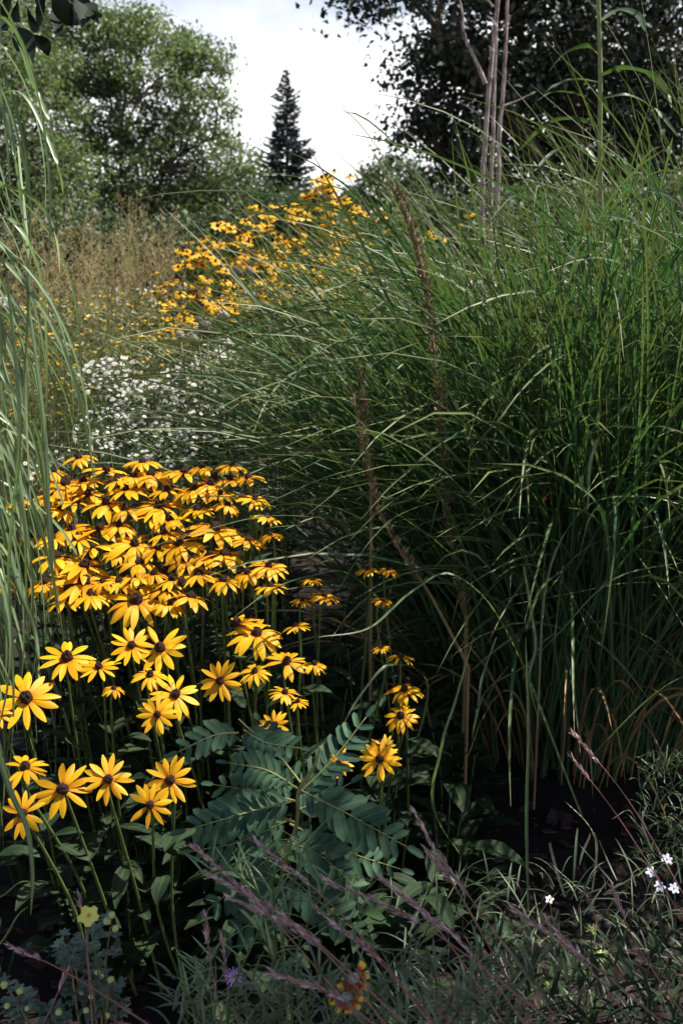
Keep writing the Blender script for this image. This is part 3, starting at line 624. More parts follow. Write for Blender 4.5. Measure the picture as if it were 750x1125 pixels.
# ------------------------------------------------------------------ far bank of tall coneflowers
BANK=[(182,300),(205,262),(240,242),(275,240),(300,226),(345,202),(362,196),(392,228),(410,300),(408,352),(372,345),(330,350),(290,330),(262,345),(225,350),(190,378),(176,350)]
def inside(x,y,P):
    c=False
    for i in range(len(P)):
        (x1,y1),(x2,y2)=P[i],P[i-1]
        if (y1>y)!=(y2>y) and x<(x2-x1)*(y-y1)/(y2-y1)+x1: c=not c
    return c
def tallflower(px,py,Y,nh,label,spread=11,size=16,group='tall yellow coneflowers of the far bank'):
    c=at(px,py,Y); k=Y/F; root=empty('coneflower_plant',(c.x+U(-.05,.05),Y,0)); tag(root,label,'flower',group)
    b=root.location; fork=Vector((c.x,Y,max(.2,c.z-.22))); sb=MB(); heads=[]
    tube(sb,catmull([Vector((b.x,b.y,0)),Vector((b.x,b.y,0)).lerp(fork,.5)+Vector((U(-.03,.03),0,0)),fork],4),.005,.003,5)
    for i in range(nh):
        h=c+Vector((U(-1,1)*spread*k,U(-.12,.12),U(-.9,.8)*spread*k if nh>1 else 0)); heads.append(h)
        tube(sb,[fork,fork.lerp(h,.6)+Vector((0,0,-.02)),h],.0025,.0016,4)
    sb.build('stem',M['gstem'],root)
    lb=MB(); n=46; Z=RNG.uniform(.2,.97,n)*c.z; C=np.stack([b.x+RNG.normal(0,.035,n),b.y+RNG.normal(0,.06,n),Z],-1); D=RNG.normal(0,1,(n,3)); D[:,2]=RNG.uniform(-.3,.6,n)
    leafquads(lb,C,D,RNG.normal(0,.4,(n,3))+np.array([0,0,1]),RNG.uniform(.06,.13,n),RNG.uniform(.018,.035,n)); lb.build('leaves',M['farfol'],root)
    for h in heads:
        s=size*.5*k*U(.8,1.15)
        q=quat_n((U(-.5,.5),U(-.75,.05),1)); ho=inst('petals',random.choice(FPET),root,h-b,q,s)
        inst('cone',FCONE,ho,(0,0,.02),None,1.0)
pts=[]
while len(pts)<92:
    cand=[]
    while len(cand)<12:
        x,y=U(170,412),U(190,382)
        if inside(x,y,BANK): cand.append((x,y))
    pts.append(max(cand,key=lambda p:min([((p[0]-a)**2+((p[1]-b)*1.2)**2)*U(.6,1.4) for a,b in pts]+[1e6])))
for (x,y) in pts:
    f=(y-190)/190; Y=6.2-1.6*f+U(-.25,.25)
    if y<235 and x>320: lab='tall yellow coneflowers poking up against the white sky'
    elif x<215 and y>300: lab='yellow coneflowers at the lower left edge of the far bank beside pale seed grass'
    elif x<260: lab='yellow coneflowers along the upper left slope of the far bank'
    elif x>350: lab='yellow coneflowers of the far bank seen through the fountain grass tips'
    else: lab='yellow coneflowers in the crowded middle of the far bank'
    tallflower(x,y,Y,random.choice((3,4,4,5,6)),lab)
tallflower(382,194,6.0,1,'lone yellow coneflower on the tallest stem, against the white sky',size=13)
tallflower(355,205,5.9,5,'topmost clustered yellow coneflower heads just left of the lone tall one',9)
tallflower(192,372,4.6,2,'pair of low yellow coneflowers beside the globe thistle heads',8,16)
for (x,y,nh,lab) in ((415,240,4,'yellow coneflowers at the tips of the fountain grass, right of the white gap'),(432,206,2,'pair of yellow coneflowers highest above the grass, beside the brown spike tip'),(404,236,4,'yellow coneflowers at the right foot of the white gap in the sky'),
                    (470,256,3,'yellow coneflowers in the grass just right of the brown spike'),(510,242,2,'rightmost yellow coneflowers seen among the grass tips'),(488,262,3,'yellow coneflowers low among the grass tips right of centre'),(522,300,1,'single yellow coneflower caught among green blades far right'),
                    (457,378,1,'single orange yellow coneflower deep among the green blades beside the brown spike'),(420,368,2,'two small yellow coneflowers among blades left of the brown spike'),(523,493,1,'single yellow flower low in the heart of the fountain grass'),(448,300,2,'two dim yellow coneflowers behind the middle of the brown spike'),(436,330,2,'two yellow coneflowers lower behind the brown spike')):
    tallflower(x,y,4.4 if y>400 or y<340 else 4.2,nh,lab,12,12)

# ------------------------------------------------------------------ white asters
def small_daisy(k, mat, wid=.3, droop=.2, segs=2, disc=.26, eye='yeye'):
    mb=MB()
    for i in range(k):
        a=i*6.283/k; m=frame(Vector((math.cos(a),math.sin(a),.12)),loc=Vector((math.cos(a)*.15,math.sin(a)*.15,0)))
        strip_leaf(mb,m,U(.75,.9),wid,droop+U(-.1,.2),cup=-.1,segs=segs,cross=2,prof=lambda s:.5+.5*math.sin(math.pi*min(1,s+.15)))
    V=[];seg=8
    for i in range(4):
        t=i/3*1.45
        for q in range(seg): V.append((disc*math.sin(t)*math.cos(q*6.283/seg)+1e-4*math.cos(q*6.283/seg),disc*math.sin(t)*math.sin(q*6.283/seg)+1e-4*math.sin(q*6.283/seg),disc*.7*math.cos(t)+.02))
    mb.add(V,[(i*seg+q,(i+1)*seg+q,(i+1)*seg+(q+1)%seg,i*seg+(q+1)%seg) for i in range(3) for q in range(seg)],mat=1)
    return mb.mesh('daisy',[M[mat],M[eye]])
WD=[small_daisy(9,'white'),small_daisy(10,'white',.28,.5),small_daisy(8,'white',.32,-.1)]
def aster(px,py,Y,rx,rz,n,label):
    c=at(px,py,Y); k=Y/F; root=empty('white_aster_plant',(c.x,Y,0)); tag(root,label,'flowering plant','bushy white asters in the middle bed')
    b=root.location; sb=MB(); fl=[]
    n=int(n*2.1)
    for i in range(n):
        v=Vector((U(-1,1),U(-1,1),U(-1,1))); 
        if v.length>1: v/=v.length*1.05
        fl.append(c+Vector((v.x*rx*k,v.y*.2-.06,v.z*rz*k)))
    hubs=[c+Vector((U(-.7,.7)*rx*k,U(-.12,.12),U(-.9,.3)*rz*k)) for _ in range(12)]
    for h in hubs: tube(sb,catmull([Vector((b.x+U(-.05,.05),b.y+U(-.05,.05),0)),Vector((b.x+(h.x-b.x)*.5,h.y,h.z*.6)),h],4),.003,.0016,4)
    for f in fl:
        h=min(hubs,key=lambda q:(q-f).length); tube(sb,[h,f],.0012,.0008,3)
    sb.build('stems',M['gstem'],root)
    lb=MB(); m=700; C=np.stack([c.x+RNG.normal(0,.5,m)*rx*k,Y+RNG.normal(0,.12,m)+.05,np.maximum(.03,c.z+rz*k*.8-np.abs(RNG.normal(0,.28,m)))],-1)
    leafquads(lb,C,RNG.normal(0,1,(m,3)),RNG.normal(0,1,(m,3)),RNG.uniform(.02,.045,m),RNG.uniform(.004,.008,m)); lb.build('leaves',M['astfol'],root)
    for f in fl:
        inst('flower',random.choice(WD),root,f-b,quat_n((U(-.8,.8),U(-1.3,.1),1)),U(.0055,.0080)*Y/3*1.05)
for a in ((128,412,3.0,30,24,74,'brightest white aster clump at upper left of the middle bed'),(165,440,2.85,34,26,84,'white aster clump in the centre of the middle bed'),(208,420,3.05,34,24,70,'white aster clump right of the bright upper one, under the globe heads'),
          (120,470,2.7,26,26,50,'white aster clump at the lower left, just above the yellow flowers'),(185,485,2.6,38,22,74,'white aster clump touching the top row of yellow flowers'),(230,465,2.7,26,26,42,'white aster clump half hidden by arching blades'),
          (270,395,3.4,34,22,44,'faint white aster clump right of the globe heads behind blades'),(310,430,3.2,30,30,22,'sparse white aster clump deep behind the fountain grass'),(240,385,3.5,26,14,34,'small white aster clump directly below the globe heads'),
          (60,505,2.6,20,10,14,'few white asters at the left end of the top yellow row'),(400,596,2.5,18,8,20,'few white flowers low in the shade behind the grass')):
    aster(*a)

# ------------------------------------------------------------------ globe seed heads
def globe(px,py,w,Y,label,mat='thistle'):
    Y-=.62; c=at(px,py,Y); r=w*.62*Y/F; root=empty('globe_thistle',(c.x+.04,Y+.03,0)); tag(root,label,'seed head','round seed heads of globe thistle')
    b=root.location; sb=MB(); tube(sb,catmull([Vector((b.x,b.y,0)),Vector((b.x-.01,b.y,c.z*.6)),c],5),.0035,.002,5); sb.build('stem',M['rachis'],root)
    hb=MB(); n=170; i=np.arange(n)+.5; ph=np.arccos(1-2*i/n); th=np.pi*(1+5**.5)*i; N_=np.stack([np.cos(th)*np.sin(ph),np.sin(th)*np.sin(ph),np.cos(ph)],-1)
    V=[];seg=10;rg=7
    for a in range(rg+1):
        t=a/rg*math.pi
        for q in range(seg): V.append((c.x+r*.82*math.sin(t)*math.cos(q*6.283/seg)+1e-5*q,c.y+r*.82*math.sin(t)*math.sin(q*6.283/seg),c.z+r*.82*math.cos(t)))
    hb.add(V,[(a*seg+q,(a+1)*seg+q,(a+1)*seg+(q+1)%seg,a*seg+(q+1)%seg) for a in range(rg) for q in range(seg)])
    leafquads(hb,np.array(tuple(c))+N_*r*.7,N_+RNG.normal(0,.12,(n,3)),RNG.normal(0,1,(n,3)),r*.3,r*.16); hb.build('seed_ball',M[mat],root)
for a in ((226,360,15,3.3,'largest round grey seed head, darkest of its cluster','thistle_dark'),(217,364,11,3.35,'grey seed head just left of the largest one'),(211,372,13,3.25,'pale greenish seed head below left of the largest one'),
          (198,368,9,3.3,'small pale seed head, leftmost of the cluster'),(237,353,10,3.4,'tan seed head just right of the largest one'),(246,347,12,3.4,'green topped seed head, highest and rightmost of the cluster'),
          (219,351,7,3.5,'tiny dark seed head behind the largest one','thistle_dark'),(260,299,13,3.7,'dark seed head high among the far yellow flowers','thistle_dark'),(274,299,9,3.75,'smaller dark seed head beside the one high among yellow flowers','thistle_dark'),
          (293,362,12,3.4,'dark seed head alone among blades right of the cluster','thistle_dark'),(296,344,10,3.5,'dark seed head above the one alone among the blades','thistle_dark')):
    globe(*a)

# ------------------------------------------------------------------ front clump of black eyed susans
FL = [
(72,531,55,30,.1,'at the left end of the top row, broad petals'),(87,503,33,25,-.2,'highest at upper left, rising alone above the top row'),(117,517,45,8,0,'in the top row under the white asters, left part, seen edge on'),
(140,538,45,14,.1,'half hidden just under the top row, left of centre'),(157,508,36,6,.1,'small and highest in the middle of the top row'),(166,521,46,24,0,'dark cone showing, in the middle of the top row'),
(202,519,45,6,.1,'flat edge on, in the top row right of the middle'),(222,514,32,8,0,'small edge on, near the right end of the top row'),(255,512,34,12,0,'at the right end of the top row, topmost of two'),
(253,527,30,14,.1,'at the right end of the top row, lower of two'),(213,537,50,14,0,'large, drooping, second row right, seen from the side'),(176,556,54,30,.1,'in the second row centre with cone and long petals'),
(117,553,50,26,0,'in the second row left of centre, drooping petals and dark cone'),(97,543,36,24,0,'small, squeezed between two larger at upper left'),(67,560,36,10,.2,'ragged, at the left beside the drooping grass, second row'),
(242,543,36,12,0,'small, second row near the right end'),(250,555,32,12,.2,'small low petals beneath the right end of the second row'),(280,548,36,26,.2,'with cone at the far right of the second row'),
(293,568,30,6,.1,'thin edge on, far right below the second row'),(297,588,28,4,0,'thinnest edge on sliver, far right by itself in shade'),(79,581,46,22,0,'third row left with dark cone and drooping petals'),
(110,581,45,16,.1,'third row, second from the drooping grass'),(148,598,54,30,.1,'third row centre, open towards the viewer'),(197,597,52,32,0,'third row right of centre with big dark cone'),
(180,586,40,10,0,'pale edge behind the third row, between two open ones'),(237,581,58,14,.1,'large and drooping at the right of the third row'),(217,560,38,12,0,'small drooping under the large second row one'),
(230,611,44,18,-.1,'fourth row right, left of a drooping pair'),(247,609,50,16,.1,'fourth row right, largest of a drooping pair'),(272,630,38,14,-.1,'fourth row far right, lower left of a close pair'),
(295,622,42,20,.1,'fourth row far right, upper of a close pair'),(297,644,34,10,0,'dull and shaded below the close pair at far right'),(93,622,56,16,.1,'directly above and behind the big one at left centre'),
(93,639,64,34,.1,'big, at left centre with long drooping petals and round cone'),(150,660,62,42,0,'big and open below the middle of the mass, lone over dark gap'),(150,633,44,10,.1,'flat topped, just above the big open one in the middle'),
(62,612,50,10,.1,'wide and flat at left beside the drooping grass tips'),(50,640,42,20,0,'partly screened by drooping grass tips, fourth row'),(72,660,40,16,0,'ragged small, under the big left one'),
(210,656,46,6,.1,'dull and flat in shade right of the big open one'),(128,608,34,14,0,'squeezed left of the open third row one'),(3,640,38,24,.2,'cut by the left frame edge behind drooping blades'),
(20,552,34,8,0,'upper of those glimpsed behind the drooping blades'),(17,593,32,10,0,'lower of those glimpsed behind the drooping blades'),(36,590,34,12,0,'right of those glimpsed behind the drooping blades'),
(260,684,46,8,.2,'with only a few petals left, dark head bare'),(282,696,58,30,0,'large drooping, centre right over the dark gap'),(325,688,30,6,0,'small flat, at right above the shaded grass'),
(356,655,32,10,.1,'dull orange, among the arching blades right of the mass'),(343,637,24,8,0,'tiny orange, highest among the arching blades'),(332,660,24,6,0,'tiny dim, beside the dull orange one'),
(404,626,26,10,0,'small orange in shade, left of a far pair under the grass'),(427,626,24,10,0,'small orange in shade, right of a far pair under the grass'),(420,660,24,10,0,'faint orange in deep shade under the far pair'),
(315,727,50,28,0,'drooping with cone, top of the right hand cluster'),(280,738,42,24,-.1,'left of the right hand cluster, shaded'),(345,730,34,10,.1,'right of the right hand cluster, edge on'),
(313,761,38,16,0,'dull lower one of the right hand cluster'),(327,771,28,14,.1,'smallest, bottom of the right hand cluster'),(242,748,50,62,0,'small, open like a star in the centre, facing us'),
(301,796,36,60,0,'star like, low centre just above the feathery leaves'),(74,723,62,34,0,'drooping, left, between drooping grass and dark gap'),(109,733,46,26,.1,'close behind and right of the drooping left one'),
(125,757,30,10,.1,'mostly hidden, only lower petals show, left of centre'),(145,709,50,46,0,'left of a touching pair in the centre left'),(176,712,60,52,.1,'right of a touching pair in the centre left'),
(165,742,44,20,0,'shaded one hanging beneath the touching pair'),(193,763,58,42,0,'upper of a stacked pair below the touching pair'),(173,785,46,60,0,'lower left of the stacked pair, star shaped'),
(29,767,74,44,0,'largest, at left edge with wide spreading petals'),(-3,783,42,30,0,'cut by the left frame edge beside the largest'),(28,843,56,20,0,'ragged with one upright petal at lower left'),
(69,867,68,58,0,'big star shaped, bottom row second from left'),(119,856,56,56,.1,'bottom row centre, a little duller and smaller'),(187,857,58,58,0,'bottom row upper right, above and behind the last'),
(165,884,52,66,0,'bottom row right, lowest, star shaped'),(25,894,54,60,.1,'bottom row leftmost, crossed by a grass blade'),(444,758,46,14,0,'topmost of the two dark orange ones at right'),
(440,787,44,36,0,'lower of the two dark orange ones at right, drooping'),(422,820,30,50,0,'small, just above the lowest right one'),(417,834,50,52,0,'lowest at right of the feathery leaves, cone showing'),
(372,838,36,54,0,'small, left of the lowest right one, above feathery leaves'),(440,722,34,6,0,'dim scattered petals in shade at right, upper'),(418,712,24,6,0,'dim tiny one at right, in deepest shade'),
]
def front_flower(i, f):
    x,y,w,tilt,lat,lab = f
    t=max(0,min(1,(y-500)/400)); Y=1.98-.62*t
    if x>330: Y+=.12
    if x<50 and y<700: Y+=.12
    c=at(x,y,Y); rr=w*.54*Y/F
    base=Vector((c.x*.93+U(-.04,.04), Y+.10+U(0,.1), 0))
    base.z=hgt(base.x,base.y)-.01
    root=empty('black_eyed_susan',base); tag(root,'yellow daisy '+lab,'flower','yellow black eyed susans of the front clump')
    tilt=tilt*.6-5 if y<570 else (tilt*.8-6 if y<700 else tilt-6)
    rr*=1.18 if y<700 else .98
    n=Vector((lat*.9+U(-.2,.2), -math.sin(R(tilt)), math.cos(R(tilt)))).normalized()
    s0=c-n*.05; sb=MB(); hub=c-n*rr*.08
    tube(sb,catmull([base,base.lerp(s0,.5)+Vector((U(-.03,.03),U(-.02,.02),0)),s0,hub],5),.0032,.0019,6); sb.build('stem',M['gstem'],root)
    lb=MB()
    for j in range(5 if y<800 else 2):
        s=U(.3,.88) if y<800 else U(.62,.85); p=base.lerp(s0,s); a=U(0,6.28); k=1-.5*s
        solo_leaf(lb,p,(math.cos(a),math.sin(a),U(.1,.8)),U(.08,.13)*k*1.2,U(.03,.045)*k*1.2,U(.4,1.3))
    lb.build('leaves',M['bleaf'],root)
    if tilt>=40: me=random.choice((PET[0],PET[2],PET[5],PET[7],PET[11],PET[13]))
    elif tilt>=16: me=random.choice((PET[1],PET[3],PET[8],PET[6],PET[10],PET[11]))
    else: me=random.choice((PET[1],PET[3],PET[4],PET[9],PET[8],PET[10],PET[12]))
    if 'few petals' in lab: me=PET_MISS
    hd=inst('petals',me,root,c-base,quat_n(n),rr)
    inst('cone',random.choice(CONES),hd,(0,0,.03),None,U(.66,.78) if y<700 else U(.76,.88))
tries=0; extra=[]
while len(extra)<30 and tries<5000:
    tries+=1; x,y=U(55,290),U(512,665)
    if x>250 and y>600: continue
    if all((x-f[0])**2+((y-f[1])*1.4)**2>17**2 for f in FL+extra): extra.append((x,y,U(34,46),U(6,24),U(-.2,.2),'half hidden between larger blooms, squeezed in the crowded upper mass'))
for i,f in enumerate(FL+extra): front_flower(i,f)

# loose spent heads
for (x,y,Y,lab) in ((180,625,1.8,'dark spent seed head without petals in the middle of the yellow mass'),(235,522,1.95,'dark bare cone at the right of the top yellow row'),(200,640,1.75,'small bare dark cone under the third row')):
    c=at(x,y,Y); root=empty('spent_flower',(c.x,Y+.1,0)); tag(root,lab,'seed head'); sb=MB(); tube(sb,catmull([Vector((c.x,Y+.1,0)),Vector((c.x+.01,Y+.05,c.z*.6)),c],5),.003,.002,6); sb.build('stem',M['gstem'],root)
    inst('cone',CONES[1],root,c-root.location,None,.034)

# broad basal leaves under the front clump
def basal(x0,y0,n,label,W=(.035,.055)):
    root=empty('leafy_rosette',(x0,y0,0)); tag(root,label,'leafy plant','dark leaf rosettes under the yellow flowers')
    for j in range(n):
        lb=MB(); a=j*2.4+U(-.3,.3); h=U(.05,.33); p=Vector((x0+math.cos(a)*.03,y0+math.sin(a)*.03,h))
        d=Vector((math.cos(a),math.sin(a),U(.2,.9))); tube(lb,[(x0,y0,0),tuple((Vector((x0,y0,0))+p)*.5),tuple(p)],.0028,.002,5)
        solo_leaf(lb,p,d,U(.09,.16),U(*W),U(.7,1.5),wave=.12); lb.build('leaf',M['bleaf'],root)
BAS=['beneath the lower left daisies','beneath the bottom row of daisies','left of the feathery leaves','beneath the touching pair of daisies','beneath the big left daisy','at the left edge under the grass','under the middle of the mass','under the right hand cluster','behind the feathery leaves','under the top row','in the shade between daisies and fountain grass','deepest in the shade under the top row','at the right foot of the mass','in front of the fountain grass']
for (x,y),l in zip(((-.36,1.60),(-.62,1.75),(-.12,1.62),(-.3,1.72),(-.42,1.7),(-.6,1.55),(-.2,1.75),(-.05,1.65),(0.03,1.5),(-.35,1.95),(.08,1.85),(-.15,2.05),(-.02,2.0),(.2,1.75)),BAS):
    basal(x,y,random.randint(3,4) if y<1.7 else 7,'rosette of broad dark green leaves '+l)

def leafy_stem(x,y,h,label):
    root=empty('undergrowth_plant',(x,y,0)); tag(root,label,'leafy plant','dark leafy stems without flowers')
    top=Vector((x+U(-.05,.05),y+U(-.04,.04),h)); sb=MB(); P=catmull([Vector((x,y,0)),Vector((x,y,h*.5)),top],6); tube(sb,P,.003,.0015,5); sb.build('stem',M['gstem'],root)
    lb=MB(); n=int(14+h*26)
    for j in range(n):
        s=.15+.85*(j/n); p=P[min(len(P)-1,int(s*(len(P)-1)))]; a=j*2.4+U(-.4,.4); L=U(.09,.15)*(1.1-.5*s); solo_leaf(lb,p,(math.cos(a),math.sin(a),U(.2,.9)),L,L*U(.25,.36),U(.5,1.3))
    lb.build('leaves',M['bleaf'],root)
for (x0,x1,y0,y1,h0,h1,n,l) in ((-.75,-.1,1.95,2.4,.35,.62,22,'dark leafy stem just behind the top rows of yellow daisies'),(-.1,.3,1.9,2.4,.2,.5,16,'dark leafy stem in the shade between daisies and fountain grass'),(-.5,-.1,1.5,1.9,.15,.32,14,'low dark leafy stem among the daisy stems'),(-.05,.25,1.5,1.9,.1,.28,12,'low dark leafy stem behind the feathery leaves'),(-.9,.2,2.5,3.3,.3,.6,20,'dark leafy stem among the white asters')):
    for _ in range(n): leafy_stem(U(x0,x1),U(y0,y1),U(h0,h1),l)

# ------------------------------------------------------------------ feathery (pinnate) shrub
def pinnate():
    Y=1.3; node=at(328,870,Y); g=at(318,1040,Y); root=empty('pinnate_shrub',(g.x,Y+.06,0)); tag(root,'low shrub with feathery blue green leaves of paired oval leaflets','shrub')
    sb=MB(); tube(sb,catmull([Vector((g.x,Y+.06,0)),at(308,985,Y+.04),at(326,905,Y),node,at(345,842,Y),at(352,820,Y)],5),.0035,.002,6)
    tube(sb,catmull([at(326,905,Y),at(305,890,Y+.02),at(300,830,Y+.05),at(262,790,Y+.08)],5),.0025,.0012,5); sb.build('stem',M['rachis'],root)
    # (start, mid, end, pairs, leaflet px, depth offsets)
    fr=[((330,868),(385,896),(446,930),9,32,(0,-.03,-.05)),((328,872),(365,835),(402,788),8,26,(0,.02,.05)),((326,866),(292,846),(250,838),9,22,(0,-.03,-.05)),
        ((322,880),(270,893),(205,912),10,30,(0,-.03,-.06)),((262,805),(235,808),(196,826),6,24,(.06,.04,.02)),((268,802),(292,816),(330,822),7,24,(.08,.04,.0)),
        ((316,925),(352,940),(400,985),8,32,(.03,.03,.03)),((310,930),(275,960),(228,1000),8,32,(.03,.03,.03)),((330,860),(300,820),(285,792),6,22,(.03,.06,.1)),((318,905),(380,935),(440,955),8,26,(.05,.06,.06)),
        ((320,900),(262,925),(212,935),8,28,(.06,.07,.08)),((314,960),(350,990),(400,1030),8,30,(.02,.0,.0)),((312,960),(290,1000),(240,1040),8,30,(.02,.0,.0)),((326,890),(350,880),(385,860),7,26,(.06,.08,.1)),((324,880),(285,870),(235,862),8,26,(.06,.08,.1))]
    for (a,b,c_,n,lp,dd) in fr:
        P=catmull([at(*a,Y+dd[0]),at(*b,Y+dd[1]),at(*c_,Y+dd[2])],12); rb=MB(); tube(rb,P,.0018,.0007,5)
        ld=rb.build('frond',M['rachis'],root); lb=MB(); m=len(P)
        for j in range(n+1):
            i=min(m-1,int((.12+.88*j/n)*(m-1))); p=P[i]; t=(P[min(i+1,m-1)]-P[max(0,i-1)]).normalized(); s=j/n
            upv=Vector((0,-.62,.8)); sd=t.cross(upv).normalized(); L=lp*Y/F*(.72+.5*math.sin(math.pi*min(1,s+.1))) *U(.9,1.1)
            for q in ((-1,1) if j<n else (0,)):
                d=(sd*q*.95+t*(.72 if q else 1)).normalized()+upv*U(-.12,.22)
                m4=frame(d,z=(upv+Vector((U(-.2,.2),0,0))).normalized(),loc=p)
                strip_leaf(lb,m4,L,L*.36,U(.1,.5),cup=.25,segs=6,cross=4,prof=lambda s:max(.05,min(1,(s*5)**.6)*min(1,((1-s)*4.5)**.55)))
        o=lb.mesh('leaflets',M['pinna']); inst('leaflets',o,ld,-root.location) if False else inst('leaflets',lb.mesh('leaflets',M['pinna'],origin=tuple(root.location)),ld)
pinnate()

# ------------------------------------------------------------------ narrow leaved plants at the bottom
def needle_plant(stems, Y, label, L=.035, dens=30, mat='needle', name='narrow_leaved_plant', w=.0032):
    P0=at(*stems[0][0],Y); root=empty(name,(P0.x,Y,0)); tag(root,label,'leafy plant','narrow leaved plants along the bottom')
    sb=MB(); lb=MB()
    for st in stems:
        P=catmull([at(x,y,Y+U(-.03,.03)) for x,y in st],7); b=Vector((P[0].x,P[0].y,-.01)); tube(sb,[b]+P if P[0].z>0 else P,.0017,.001,5)
        bb=[];m=dens
        for j in range(m):
            s=(j+.5)/m*(len(P)-1); i=int(s); bb.append(tuple(P[i].lerp(P[min(i+1,len(P)-1)],s-i)))
        blades(lb,bb,RNG.random(m)*6.28,RNG.uniform(.5,1.2,m),RNG.uniform(.7,1.9,m),L*RNG.uniform(.6,1.3,m),w,5,fold=.15)
    sb.build('stems',M['gstem'],root); lb.build('leaves',M[mat],root)
needle_plant([[(305,1060),(300,980),(292,930)],[(310,1040),(325,960),(338,925)],[(320,1060),(345,1000),(368,960)],[(300,1030),(262,960),(222,960)],[(308,1080),(290,1000),(270,950)]],1.12,'pale green narrow leaved sprigs standing in front of the feathery leaves',.045,22)
needle_plant([[(240,1140),(225,1080),(238,1045)],[(250,1140),(255,1090),(290,1010)],[(270,1140),(300,1070),(285,1020)],[(230,1140),(210,1100),(200,1075)]],1.02,'thin pale sprigs around the small purple aster',.04,20)
needle_plant([[(480,1150),(520,1080),(530,1020)],[(470,1150),(480,1090),(468,1040)],[(500,1150),(560,1090),(590,1060)],[(430,1150),(445,1090),(430,1045)]],1.05,'grassy pale green tuft right of the red and yellow blossoms',.05,16,'thicket',w=.004)
needle_plant([[(340,1150),(335,1100),(320,1070)],[(360,1150),(400,1110),(420,1070)],[(310,1150),(290,1110),(300,1080)],[(380,1150),(360,1100),(350,1060)]],.98,'tangled sprigs beneath the red and yellow blossoms',.035,22,'thicket')
def thicket(label, px0,px1,py0,py1,Y0,Y1,n,Lr,W,mat,name='low_undergrowth',l=(.2,1.2)):
    """ground cover nobody could count"""
    mb=MB(); bb=[]
    for i in range(n):
        Y=U(Y0,Y1); p=at(U(px0,px1),U(py0,py1),Y); bb.append((p.x,p.y,max(0,p.z)))
    blades(mb,bb,RNG.random(n)*6.28,RNG.uniform(*l,n),RNG.uniform(.9,2.3,n),RNG.uniform(*Lr,n),W*RNG.uniform(.6,1.2,n),6,fold=.15)
    tag(mb.build(name,M[mat]),label,'ground cover',kind='stuff')
thicket('tangle of small grey green leaves along the bottom edge',190,560,1075,1200,.95,1.15,750,(.02,.06),.0035,'thicket')
thicket('low leafy ground cover at the bottom right',520,790,1030,1180,1.1,1.5,420,(.03,.07),.007,'bleaf')
thicket('thin green sprigs on the shaded soil',420,780,960,1150,1.2,1.7,420,(.03,.09),.003,'thicket')
thicket('fine pale foliage at the right edge beside dry stalks',700,800,830,960,1.75,1.95,500,(.02,.05),.003,'needle')

# bluestem stalks
def bluestem(tip, mid, foot, Y, frac, label, hairy=1.0):
    P=catmull([at(*foot,Y-.06),at(*mid,Y),at(*tip,Y+.03)],14); root=empty('purple_grass_stalk',(P[0].x,P[0].y,max(0,P[0].z))); tag(root,label,'grass stalk','purplish seed stalks leaning across the foreground')
    f0=P[0]; g=Vector((f0.x+.05,f0.y-.03,0)); sb=MB(); tube(sb,([g] if f0.z>.02 else [])+P,.0012,.0006,5); sb.build('stem',M['bluest'],root)
    n=len(P); i0=int(n*(1-frac)); Cs=[];Ds=[]
    for i in range(i0,n-1):
        t=(P[i+1]-P[i]); ln=t.length; t.normalize()
        for _ in range(max(2,int(ln*1100*hairy))):
            p=P[i].lerp(P[i+1],random.random()); Cs.append(tuple(p+Vector((U(-1,1),U(-1,1),U(-1,1)))*.0013)); Ds.append(tuple(t+Vector((U(-.35,.35),U(-.35,.35),U(-.35,.35)))))
    k=len(Cs); lb=MB(); leafquads(lb,np.array(Cs),np.array(Ds),RNG.normal(0,1,(k,3)),RNG.uniform(.007,.014,k),.0022); lb.build('seed_spike',M['blue'],root)
BL=[((214,930),(300,1010),(420,1150),.5,'leftmost of the long purple stalks, tip by the feathery leaves',1.0),((282,925),(370,1000),(500,1150),.35,'long purple stalk passing over the pale sprigs',1.05),((232,962),(330,1020),(470,1150),.6,'thick purple stalk crossing under the pale sprigs',.95),
    ((252,985),(350,1040),(450,1160),.5,'blurred purple stalk low in the centre',.9),((360,968),(470,1020),(640,1150),.45,'purple stalk crossing the centre right foreground',1.0),((418,965),(480,1020),(570,1150),.5,'purple stalk rising right of the feathery leaves',1.02),
    ((455,892),(500,975),(600,1150),.45,'tallest purple stalk at centre right, tip in dark shade',1.1),((468,934),(515,1000),(600,1160),.3,'purple stalk just below the tallest one',1.1),((486,945),(540,1020),(640,1160),.3,'short purple spike between two long stalks at right',1.05),
    ((450,990),(520,1050),(600,1160),.5,'purple stalk over the grassy tuft at bottom',.95),((562,998),(650,1060),(770,1160),.5,'purple stalk reaching over the bottom right corner',1.0),((630,806),(690,880),(760,1000),.25,'upper reddish stalk at the right before the dark grass',1.4),
    ((628,832),(680,900),(750,1010),.22,'lower reddish stalk at the right before the dark grass',1.4),((225,1008),(232,1060),(250,1160),.35,'short upright pink stalk beside the purple aster',1.0),((244,1032),(252,1090),(275,1160),.4,'short pinkish stalk just above the purple aster',1.0),
    ((12,1040),(80,1072),(200,1150),.3,'purple stalk in the bottom left corner, lying low',1.0),((88,986),(95,1030),(104,1160),.25,'slim purple stalk behind the pale yellow blossom',1.05),((75,1065),(55,1110),(30,1160),.3,'reddish stalk leaning right at bottom left',1.0),
    ((300,1070),(370,1095),(450,1160),.6,'out of focus purple spike left of the red blossoms',.8),((350,1000),(420,1060),(500,1160),.5,'purple stalk above the red and yellow blossoms',.95),((600,1010),(660,1080),(720,1160),.4,'dull purple stalk at the bottom right',.95),((672,975),(700,1040),(760,1130),.3,'thin reddish stalk over the spiky heads at right',1.1)]
for (t,m,f,fr,l,Y) in BL: bluestem(t,m,f,Y,fr,l)

